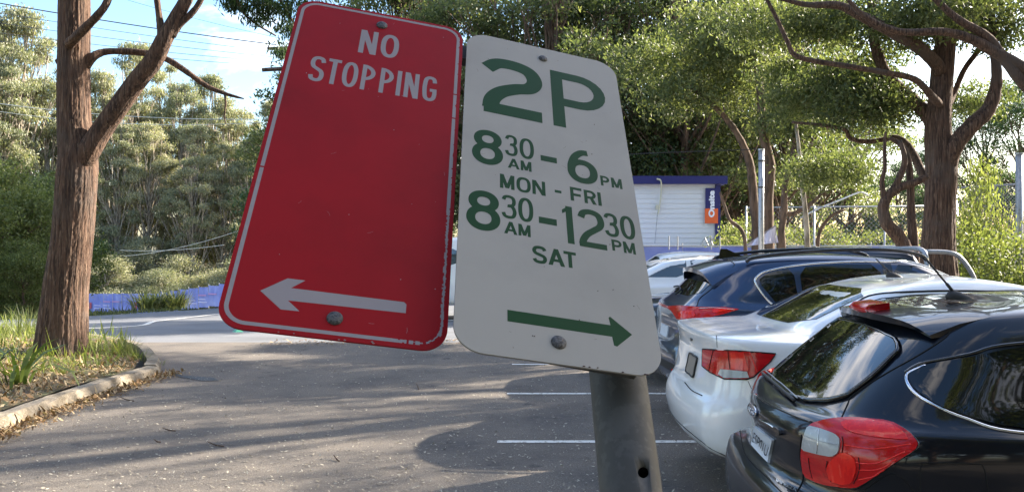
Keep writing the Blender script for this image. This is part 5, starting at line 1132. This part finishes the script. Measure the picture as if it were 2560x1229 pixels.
leaves('crown', [(13.5, 14, 8.5, 1.6, 1.6, .5, 900), (16.5, 16, 9.5, 1.8, 1.8, .6, 900), (12, 11, 8.5, 1.4, 1.4, .5, 900)], .13, 15, M['olive'], og, sub_n=12, sub_s=.2, aspect=.32, droop=.45)
# hanging sprays at the top centre, left of the red sign
leaves_t = thing('drooping_gum_branch', tuple(P(640, 0, 15)), 'drooping leafy gum branch at the top, left of the red sign', 'branch')
px_limb([(540, -160, 5, 14), (580, -60, 4, 14.2), (600, 20, 3, 14.5), (640, 60, 2.5, 14.6), (690, 90, 2, 14.8)], leaves_t, 'bark', 'twig', 6)
px_limb([(560, -160, 5, 14), (640, -60, 4, 14.2), (700, 0, 3, 14.5), (735, 60, 2.5, 14.6)], leaves_t, 'bark', 'twig', 6)
leaves('foliage', [tuple(P(a, b, 14.6)) + (r, r, r*.7, n) for a, b, r, n in ((600, 15, .25, 420), (640, 45, .22, 300), (575, 0, .2, 260), (690, 20, .35, 700), (720, 70, .25, 450), (700, 130, .16, 240), (650, 5, .3, 500), (745, 20, .3, 500), (620, -60, .5, 900), (720, -80, .5, 900), (820, -40, .5, 900))], .11, 19, M['deep'], leaves_t, sub_n=9, sub_s=.07, aspect=.2, droop=1.0)

# ---- trees out of frame right; tall gums added to shade signs and near car
grpS = 'unseen tall gums added on the right to shade the signs and near car'
SH = gen_tree(51, 15, 4.2, .42, 30, 15000, .22, .3, 'bark', 'olive', 'added_shade_gum', 'x', sub_s=.4)
shade = [(15, 8.4, 1.0), (20, 10.6, 1.0), (11.2, 6.6, .72)]
SL = gen_tree(52, 15, 3.6, .45, 16, 450, .2, .15, 'bark', 'olive', 'slender_shade_gum', 'x', crn=(.22, .12), sub_s=.3, lean=.8)
for i, (x, y, s) in enumerate([(14.2, 18.6, 1.0), (15.5, 16.8, .9), (12.8, 14.6, .85), (17.5, 20.6, 1.05), (11.2, 12.0, .75), (13.6, 12.6, .7)]):
    place(SL, 'slender open-crowned gum out of the picture to the right, casting streaky shade', x, y, i*1.3, s, i == 0, grp='slender gums right of the picture that cast streaks of shade')
for i, (x, y, s) in enumerate(shade): place(SH, 'unseen tall gum on the right, added to shade the signs and near car', x, y, i*2.1, s, i == 0, grp=grpS)
# trees behind the camera and to the left, mirrored in the car panels
for i, (x, y, s) in enumerate([(-9, -7, 1.0), (-2, -13, 1.1), (6, -11, 1.0), (14, -10, 1.1), (-14, 1, .9), (22, -8, 1.1), (-18, 8, .9), (-10, -16, 1.2), (10, -18, 1.2), (9, -5.5, 1.1), (4, -8, 1.15)]):
    place(MA, 'leafy tree behind the photographer, mirrored in the car panels', x, y, i*1.7, s, False, grp='leafy trees behind the photographer')
# ------------------------------------------------------------------ ground plants and litter
def blades(name, x, y, z, n, L, w, spread, lm, label, cat, seed, arch=.5):
    g = np.random.default_rng(seed); t = thing(name, (x, y, z), label, cat); V = []; T = []
    for i in range(n):
        a = g.random()*6.28; r0 = spread*.5*g.random(); l = L*(.6 + .6*g.random()); lean = arch*(.2 + g.random()); ww = w*(.7+.6*g.random())
        p = np.array([x + r0*math.cos(a), y + r0*math.sin(a), z - .02]); d = np.array([math.cos(a), math.sin(a)]); pr = np.array([-math.sin(a), math.cos(a), 0])
        k = 4; pts = []
        for j in range(k+1):
            u = j/k; h = l*(u*math.cos(lean*u*1.2)); o = l*u*math.sin(lean*u*1.4)
            pts.append((p + np.array([d[0]*o, d[1]*o, h]), ww*(1-u)**.6*(.55+.9*u if u < .5 else 1)))
        tt = g.random()
        for j in range(k):
            (c0, w0), (c1, w1) = pts[j], pts[j+1]; V += [c0-pr*w0/2, c0+pr*w0/2, c1+pr*w1/2, c1-pr*w1/2]; T.append(tt)
    V = np.array(V) - np.array([x, y, z]); me = fast_mesh('leaf_blade', V, np.array(T), lm); o = bpy.data.objects.new('leaf_blades', me); COL.objects.link(o); o.parent = t; o['kind'] = 'stuff'
    return t
def gpt(px, py, z=0.15):
    """where the ray through a pixel meets height z"""
    d = F*(EYE - z)/(py - CY); return (px - CX)/F*d, d
for i, (px, py, n, L, w, sp_, lm, lab, arch) in enumerate([
    (300, 885, 170, .34, .010, .55, 'spring', 'bright green grass tuft right of the leaning gum', .9),
    (345, 893, 60, .22, .008, .4, 'lime', 'small grass tuft near the rounded end of the kerb', .9),
    (235, 880, 70, .26, .009, .4, 'lime', 'grass tuft right against the foot of the leaning gum', .8),
    (120, 890, 70, .25, .010, .4, 'lime', 'grass tuft left of the foot of the leaning gum', .8),
    (45, 850, 80, .42, .014, .7, 'spring', 'tall upright grass left of the leaning gum', .5),
    (75, 840, 60, .5, .014, .5, 'olive', 'tall dark grass just left of the leaning gum', .4),
    (-10, 870, 70, .42, .018, .8, 'spring', 'tall grass at the left edge of the garden bed', .6),
    (180, 905, 50, .16, .008, .5, 'lime', 'short grass in front of the leaning gum', 1.0),
    (400, 900, 20, .1, .007, .25, 'lime', 'few grass blades behind the kerb end', 1.0)]):
    x, y = gpt(px, py); blades('grass_tuft', x, y, bedh(x, y), n, L, w, sp_, M[lm], lab, 'grass tuft', 60+i, arch)
x, y = gpt(45, 950); blades('broad_leaf_plant', x, y, bedh(x, y), 15, .78, .085, .3, M['lime'], 'broad-leaved strappy plant in the lower left of the bed', 'plant', 80, 1.25)
x, y = gpt(-30, 925); blades('broad_leaf_plant', x, y, bedh(x, y), 12, .7, .08, .3, M['deep'], 'dark strappy plant cut by the left edge of the picture', 'plant', 83, 1.2)
# far strappy clump on the bank
for i, (px, py, d) in enumerate(((400, 768, 44), (440, 764, 44), (365, 770, 43), (420, 760, 46))):
    p = P(px, py, d); blades('bank_lily_clump', p.x, p.y, gh(p.x, p.y), 170, 1.15, .07, 1.5, M['olive'], ['dark green strappy clump on the bank beyond the road', 'right end strappy clump on the bank beyond the road', 'left end strappy clump on the bank beyond the road', 'rear strappy clump on the bank nearest the banner fence'][i], 'plant', 90+i, 1.0)
def scatter(name, n, gen, size, m, seed, z=.012, aspect=.35, kind='stuff', flat=.25):
    g = np.random.default_rng(seed); pts = []
    while len(pts) < n:
        q = gen(g)
        if q: pts.append(q)
    C = np.array(pts); N = len(C); th = g.random(N)*6.28
    a = np.stack([np.cos(th), np.sin(th), g.normal(size=N)*flat], 1); b = np.stack([-np.sin(th), np.cos(th), g.normal(size=N)*flat], 1)
    L = size*(.4 + 1.1*g.random(N)**2); a *= L[:, None]/2; b *= (L*aspect)[:, None]/2; C[:, 2] += np.abs(a[:, 2]) + np.abs(b[:, 2]) + .002
    V = np.stack([C-a, C+b, C+a, C-b], 1).reshape(-1, 3); me = fast_mesh(name, V, g.random(N), m); o = bpy.data.objects.new(name, me); COL.objects.link(o); tag(o, kind=kind); return o
def lot(g):
    d = 4.0 + 14*g.random()**1.5; x = (-.62 + 1.05*g.random())*d
    if x < -4.6 or d > 15.4: return None
    return (x, d, .003)
o = scatter('road_litter', 26000, lot, .027, M['chip'], 5, aspect=.4); tag(o, 'pale leaf crumbs scattered over the car park asphalt', 'leaf litter')
def kl_(g):
    y = 3 + 8.7*g.random(); x = interp(y, ky, kx) + .03 + abs(g.normal())*.13; return (x, y, .004 + .02*g.random())
o = scatter('gutter_leaves', 5200, kl_, .055, M['litter'], 6, flat=.5); tag(o, 'tan fallen leaves gathered along the kerb', 'leaf litter')
def bl2(g):
    x = -4.98 - 5*g.random()**1.3; y = 3 + 11*g.random()
    if not inside((x, y), bp_): return None
    return (x, y, bedh(x, y) + .01*g.random())
o = scatter('bed_leaves', 22000, bl2, .06, M['litter'], 7, flat=.6); tag(o, 'brown leaf litter covering the garden bed', 'leaf litter')
def bl3(g):
    x = -5.3 - 6*g.random()**1.1; y = 10.6 + 5.5*g.random()
    if not inside((x, y), bp_): return None
    return (x, y, bedh(x, y) + .03*g.random())
o = scatter('bed_grass', 6000, bl3, .09, M['lime'], 8, flat=1.6, aspect=.12); tag(o, 'short green grass growing through the leaf litter', 'ground cover')
def edge(g):
    x = -4.4 + 9*g.random(); return (x, 15.6 + .25*g.normal() + .05*x, .005 + gh(x, 15.6))
o = scatter('edge_litter', 1500, edge, .07, M['litter'], 9); tag(o, 'strip of tan litter where the car park meets the road', 'leaf litter')
def bank(g):
    y = 24.6 + 9*g.random()**1.5; x = interp(y, EY, EX) - .2 - 10*g.random(); return (x, y, gh(x, y) - .02)
o = scatter('bank_grass', 16000, bank, .07, M['olive'], 10, flat=1.2, aspect=.3); tag(o, 'rough grass on the bank beyond the road', 'grass')
def fground(g):
    y = 16 + 20*g.random(); x = 8 + 18*g.random(); return (x, y, .02)
# twigs on the asphalt
for i, (x0, y0, x1, y1, lab) in enumerate(((298, 995, 335, 1001, 'dark bent twig on the asphalt near the kerb'), (405, 1073, 440, 1075, 'short twig on the asphalt in the middle of the lower left'), (518, 1108, 560, 1114, 'thin twig left of the lower centre of the asphalt'), (384, 1102, 402, 1103, 'tiny twig on the asphalt left of the thin twig'), (834, 1142, 848, 1151, 'small dark twig on the asphalt at the lower centre'), (1041, 962, 1047, 972, 'small dark twig standing up below the gap of the signs'))):
    a = gpt(x0, y0, 0.01); b = gpt(x1, y1, 0.01); mb = MB(); mx_ = ((a[0]+b[0])/2 + .01, (a[1]+b[1])/2 - .02)
    mb.tube([(a[0], a[1], .03), (mx_[0], mx_[1], .012), (b[0], b[1], .008)], [.003, .007, .005], 6)
    tag(mb.obj('twig', M['bark'], loc=(a[0], a[1], 0)), lab, 'twig')
x, y = gpt(595, 829, 0.0); M['green_plastic'] = mat('green_plastic', (.12, .42, .28), .5)
tag(MB().add([(x-.12, y, .002), (x-.03, y-.07, .0), (x+.12, y-.02, .0), (x+.06, y+.08, .01), (x, y+.02, .09), (x-.06, y+.05, .06)], [(0,1,4),(1,2,4),(2,3,4),(3,5,4),(5,0,4)]).obj('litter_scrap', M['green_plastic'], loc=(x, y, 0)), 'green scrap of rubbish on the ground under the red sign', 'rubbish')

# ------------------------------------------------------------------ banner fences
def bannermat(name):
    m = mat(name, (0.19, 0.235, 0.60), 0.7, noise=[(.7, (0.32, 0.37, 0.70), .42, .7)]); return m
M['banner'] = bannermat('blue_banner'); M['banner_print'] = mat('banner_print', (0.62, 0.60, 0.80), .7); M['banner_pink'] = mat('banner_pink', (0.45, 0.27, 0.52), .7); M['banner_red'] = mat('banner_red', (.55, .12, .15), .7)
fl = thing('banner_fence', (-41, 85, gh(-41, 85)), 'blue banner fence running along the far side of the road on the left', 'fence')
def fence_panel(parent, a, b, zb, zt, k, sag=.05):
    a = Vector((a[0], a[1], 0)); b = Vector((b[0], b[1], 0)); v = []; f = []; n = 10; h = zt - zb; d = (b-a).normalized(); nn = Vector((d.y, -d.x, 0))
    for i in range(n+1):
        u = i/n; p = a.lerp(b, u) + nn*(.05*math.sin(u*9+k) + .02*math.sin(u*21+k*2))
        for j in range(4): w = j/3; v.append((p.x + nn.x*.03*math.sin(w*3+k), p.y + nn.y*.03*math.sin(w*3+k), zb + h*w - sag*math.sin(u*math.pi)*(w > .9) + .02*math.sin(k*5+u*3)))
    for i in range(n):
        for j in range(3): f.append((i*4+j, (i+1)*4+j, (i+1)*4+j+1, i*4+j+1))
    mesh_obj('banner', v, f, M['banner'], parent, smooth=True)
    MB().tube([(a.x, a.y, zb-.2), (a.x, a.y, zt+.12)], .025, 6).obj('post', M['steel'], parent)
    return nn
A0, A1 = P(215, 700, 86), P(600, 700, 78); N = 16
for i in range(N):
    u0, u1 = i/N, (i+1)/N; a = A0.lerp(A1, u0); b = A0.lerp(A1, u1)
    px0 = 215 + 385*u0; d = 86 - 8*u0; zt = P(0, 733 - 30*max(0, (px0-380)/220)**1.0, d).z; zb = min(zt - 1.9, P(0, 782 - 27*max(0, (px0-380)/220), d).z)
    nn = fence_panel(fl, (a.x, a.y), (b.x, b.y), zb, zt, i, .015)
    def bar(u, w, t, h, m, nm='print_line'):
        p = a.lerp(b, u); q = a.lerp(b, u+w); z = zb + (zt-zb)*t; o = nn*-.14 if nn.y > 0 else nn*.14
        MB().add([(p.x+o.x, p.y+o.y, z), (q.x+o.x, q.y+o.y, z), (q.x+o.x, q.y+o.y, z+h), (p.x+o.x, p.y+o.y, z+h)], [(0,1,2,3)]).obj(nm, M[m], fl)
    if i % 5 == 0: bar(.25, .5, .25, .6, 'banner_red', 'emblem'); bar(.35, .3, .3, .5, 'banner_print', 'emblem')
    if i % 5 in (1, 2):
        bar(.08, .84, .24, .07, 'banner_print'); bar(.08, .7, .38, .07, 'banner_print')
    if i % 5 in (2, 3): bar(.06, .8, .56, .13, 'banner_pink')
fr_ = thing('banner_fence', (4, 29, 0), 'blue banner fence behind the parked cars, in front of the white shed', 'fence')
for i in range(8):
    x0 = 0 + i*2.1; fence_panel(fr_, (x0-.6, 29 - .02*i), (x0+1.5, 29 - .02*i), .15, 1.70, i+3, .02)
MB().tube([(-.6, 28.9, 1.72), (16.2, 28.75, 1.72)], .025, 6).obj('top_rail', M['steel'], fr_)
for i, px in enumerate((1672, 1694, 1778, 1800)):
    p = P(px, 600, 28.7); MB().tube([(p.x, p.y, 1.6), (p.x, p.y, P(px, 590, 28.7).z)], .022, 6).obj('picket', M['steel'], fr_)
for (a, b) in (((1752, 612), (1762, 594)), ((1762, 594), (1770, 612)), ((1770, 606), (1786, 594)), ((1775, 596), (1782, 612))):
    MB().tube([P(a[0], a[1], 28.7), P(b[0], b[1], 28.7)], .02, 6).obj('tangled_wire', M['steel'], fr_)
# loose cloth over the cars
cl = thing('loose_banner', tuple(P(1905, 612, 24)), 'torn pale lilac banner flapping on a wire above the dark ute', 'banner')
M['cloth'] = mat('pale_banner_cloth', (.60, .58, .72), .8)
v = []; f = []; T0, T1, B0, B1 = (1868, 611), (1938, 566), (1872, 614), (1946, 606)
for i in range(13):
    for j in range(7):
        u, w = i/12, j/6; tx = T0[0]+(T1[0]-T0[0])*u; ty = T0[1]+(T1[1]-T0[1])*u; bx = B0[0]+(B1[0]-B0[0])*u; by = B0[1]+(B1[1]-B0[1])*u
        v.append(P(tx+(bx-tx)*w, ty+(by-ty)*w, 24 + .12*math.sin(u*14+w*2)*(.3+w)))
for i in range(12):
    for j in range(6): f.append((i*7+j, (i+1)*7+j, (i+1)*7+j+1, i*7+j+1))
mesh_obj('cloth', v, f, M['cloth'], cl, smooth=True)
MB().tube([P(1866, 613, 24), P(1940, 563, 24)], .02, 6).obj('edge_rope', M['sign_silver'], cl)
MB().tube([P(1938, 640, 24), P(1939, 563, 24)], .012, 6).obj('stake', M['steel'], cl)

# ------------------------------------------------------------------ shed
M['clad'] = mat('cream_cladding', (.74, .73, .71), .5); M['navy'] = mat('navy_trim', (.02, .022, .13), .45); M['orange'] = mat('orange_print', (.85, .14, .03), .6); M['white_print'] = mat('white_print', (.85, .85, .87), .6)
sx0, sx1, sy, sz0, sz1 = -.6, 7.93, 33.0, 1.0, 4.10
sh = thing('site_shed', (3.7, sy, 0), 'cream site shed with navy roof edge behind the banner fence', 'shed')
MB().box((sx0, sy+.02, .6), (sx1, sy+2.6, sz1)).obj('wall', M['clad'], sh)
nb_ = 17; hh = (sz1 - .9)/nb_; base = None
for i in range(nb_):
    z = .9 + i*hh; v = [(sx0, sy-.006, z+.004), (sx1-.2, sy-.006, z+.004), (sx1-.2, sy+.018, z+hh-.004), (sx0, sy+.018, z+hh-.004), (sx0, sy+.019, z+.004), (sx1-.2, sy+.019, z+.004)]
    mesh_obj('cladding_board', v, [(0,1,2,3), (4,5,1,0)], M['clad'], sh)
MB().box((sx0-.2, sy-.22, sz1-.02), (sx1+.25, sy+2.8, sz1+.28)).obj('roof', M['navy'], sh)
MB().box((sx1-.17, sy-.08, .7), (sx1+.01, sy+.12, sz1-.04)).obj('corner_post', M['navy'], sh)
pb = P(1764, 558, sy-.1); pt = P(1797, 470, sy-.1)
sg = MB().box((pb.x, sy-.09, pb.z), (pt.x-.03, sy-.045, pt.z)).obj('shed_sign', M['navy'], sh)
zmid = pb.z + (pt.z-pb.z)*.42
MB().box((pb.x-.03, sy-.105, pb.z), (pt.x-.03, sy-.091, zmid)).obj('orange_panel', M['orange'], sg)
wd = pt.x-.03-pb.x
text_on('sign_lettering', 'Onsite', (pb.x+wd*.72, sy-.112, pb.z+(pt.z-pb.z)*.17), (pb.x+wd*.72, sy-.112, pb.z+(pt.z-pb.z)*.93), (pb.x+wd*.22, sy-.112, pb.z+(pt.z-pb.z)*.17), M['white_print'], sg, bold=.05)
text_on('small_lettering', 'RENTALS', (pb.x+wd*.92, sy-.112, pb.z+(pt.z-pb.z)*.60), (pb.x+wd*.92, sy-.112, pb.z+(pt.z-pb.z)*.93), (pb.x+wd*.82, sy-.112, pb.z+(pt.z-pb.z)*.60), M['white_print'], sg) if False else None
M['conduit'] = mat('cream_conduit', (.62, .58, .42), .5)
MB().tube(catmull([P(1642, 447, sy-.26), P(1652, 452, sy-.28), P(1653, 475, sy-.12), P(1650, 505, sy-.1), P(1645, 535, sy-.1)], 4), .03, 6).obj('cable', M['conduit'], sh)
q = P(1643, 518, sy-.1); MB().box((q.x-.06, sy-.12, q.z-.09), (q.x+.05, sy-.04, q.z+.09), .01).obj('meter_box', M['conduit'], sh)
MB().tube([P(1644, 530, sy-.1), P(1637, 608, sy-.1)], .012, 6).obj('cable', M['steel'], sh)

# ------------------------------------------------------------------ mesh fences, poles, wires
M['mesh'] = mat('mesh_wire', (.30, .31, .32), .5, metal=.5)
def chain_fence(name, pts, h, gap, label, posts_every=3.0, wire=.004, tr=.03):
    t = thing(name, (pts[0][0], pts[0][1], 0), label, 'fence'); pts = [np.array(p, float) for p in pts]
    mb = MB(); L = 0; top = []
    for a, b in zip(pts[:-1], pts[1:]):
        l = np.linalg.norm(b-a); d = (b-a)/l; nrm = np.array([-d[1], d[0]])*wire
        n = int((l+h)/gap)
        for s in (1, -1):
            for i in range(n):
                x0 = i*gap - (h if s > 0 else 0)
                # line from (x0,0) to (x0+s*h,h), clipped to 0..l
                xa, za, xb, zb = x0, 0.0, x0 + s*h, h
                if s > 0:
                    if xa < 0: za = -xa; xa = 0
                    if xb > l: zb = h-(xb-l); xb = l
                else:
                    if xb < 0: zb = h + xb; xb = 0
                    if xa > l: za = xa-l; xa = l
                if zb <= za: continue
                A = np.array([*(a+d*xa), za]); B = np.array([*(a+d*xb), zb]); w3 = np.array([nrm[0]*s*2, nrm[1]*s*2, 0]); dd = np.array([d[0]*wire*1.3, d[1]*wire*1.3, 0])
                mb.add([A-dd+w3, A+dd+w3, B+dd+w3, B-dd+w3], [(0,1,2,3)])
        np_ = max(1, int(round(l/posts_every)))
        for i in range(np_+1):
            p = a + d*l*i/np_; MB().tube([(p[0], p[1], -.1), (p[0], p[1], h+.05)], tr*1.1, 8).obj('post', M['steel'], t, smooth=True)
        MB().tube([(a[0], a[1], h), (b[0], b[1], h)], tr*.8, 8).obj('top_rail', M['steel'], t, smooth=True)
    o = mb.obj('chain_mesh', M['mesh'], t); o['kind'] = 'stuff'; return t
chain_fence('mesh_fence', [(8.4, 31), (15.2, 29.5)], 3.1, .16, 'grey mesh fence seen behind the crooked tree and thin trunks', 2.4, .0045)
chain_fence('mesh_fence', [(13.0, 25.3), (15.9, 20.2), (18.0, 16.5)], 3.42, .095, 'dark diamond mesh fence at the right edge behind the scrub', 3.0, .0055)
def pole(name, px, pt, pb, r, d, lab, m='steel'):
    a = P(px, pt, d); t = thing(name, (a.x, a.y, 0), lab, 'pole'); MB().tube([(a.x, a.y, 0), (a.x, a.y, a.z)], r, 14).obj('shaft', M[m], t, smooth=True); MB().tube([(a.x, a.y, a.z), (a.x, a.y, a.z+.04)], r*1.15, 14).obj('cap', M[m], t); return t, a
t, a = pole('steel_pole', 1903, 376, 600, .075, 23, 'galvanised steel pole standing right of the shed')
for zz in (-.3, -1.0): MB().tube([(a.x, a.y, a.z+zz), (a.x, a.y, a.z+zz+.04)], .083, 14).obj('strap', M['galv'], t)
MB().tube([(a.x-.07, a.y, a.z+.03), (a.x-2.4, a.y+1, a.z+.05), (a.x-7, a.y+3, a.z+.03)], .012, 5).obj('stay_wire', M['rubber'], t)
pole('steel_pole', 2548, 386, 600, .09, 22, 'thick galvanised pole at the right edge behind the mesh fence')
lm_ = thing('street_lamp_arm', tuple(P(2045, 525, 32)), 'pale curved lamp arm poking out of the trees above the mesh fence', 'lamp')
MB().tube(catmull([P(2000, 545, 32), P(2045, 522, 32), P(2100, 500, 32), P(2145, 482, 32), P(2160, 482, 32), P(2172, 490, 32)], 5), .03, 6).obj('arm', M['line'], lm_, smooth=True)
# power pole behind the red sign with wires
pp = P(735, 60, 38); t = thing('power_pole', (pp.x, pp.y, gh(pp.x, pp.y)), 'wooden power pole hidden behind the red sign with its crossarm showing', 'power pole')
MB().tube([(pp.x, pp.y, gh(pp.x, pp.y)), (pp.x, pp.y, pp.z)], .16, 12).obj('shaft', M['bark_mid'], t, smooth=True)
xa, xb = P(655, 175, 37.8), P(820, 166, 38.2); MB().tube([xa, xb], .09, 4).obj('crossarm', M['bark_mid'], t)
xc, xd = P(668, 122, 37.8), P(810, 116, 38.2); MB().tube([xc, xd], .07, 4).obj('crossarm', M['bark_mid'], t)
M['wire'] = mat('wire', (.05, .05, .06), .5); M['wire_pale'] = mat('pale_wire', (.55, .55, .5), .5)
def wire(p0, p1, r, m, lab, sag=.3):
    a, b = P(*p0), P(*p1); pts = [a.lerp(b, u) + Vector((0, 0, -4*sag*u*(1-u))) for u in np.linspace(0, 1, 24)]
    tag(MB().tube(pts, r, 5).obj('power_line', M[m], loc=tuple(a)), lab, 'power line')
for i, (y0, y1, r, lab) in enumerate(((-38, 112, .022, 'uppermost thick black power line across the sky at left'), (-12, 130, .010, 'second power line from the top across the sky at left'), (18, 143, .010, 'third power line from the top across the sky at left'), (48, 155, .010, 'fourth power line from the top across the sky at left'), (72, 166, .010, 'lowest of the thin power lines across the sky at left'))):
    wire((-260, y0, 30), (690, y1, 37.9), r, 'wire', lab, .12)
wire((250, -20, 40), (700, 96, 38), .008, 'wire', 'faint thin wire high above the limb of the leaning gum', .1)
wire((-260, 215, 44), (672, 298, 40), .016, 'wire_pale', 'upper pale cable crossing in front of the forest', .5)
wire((-260, 228, 44), (672, 305, 40), .012, 'wire_pale', 'lower pale cable crossing in front of the forest', .7)
wire((310, 640, 70), (610, 572, 60), .02, 'wire_pale', 'pale cable low across the forest above the banner fence', .3)
wire((300, 625, 72), (560, 612, 62), .02, 'wire_pale', 'short level cable low across the forest', .2)
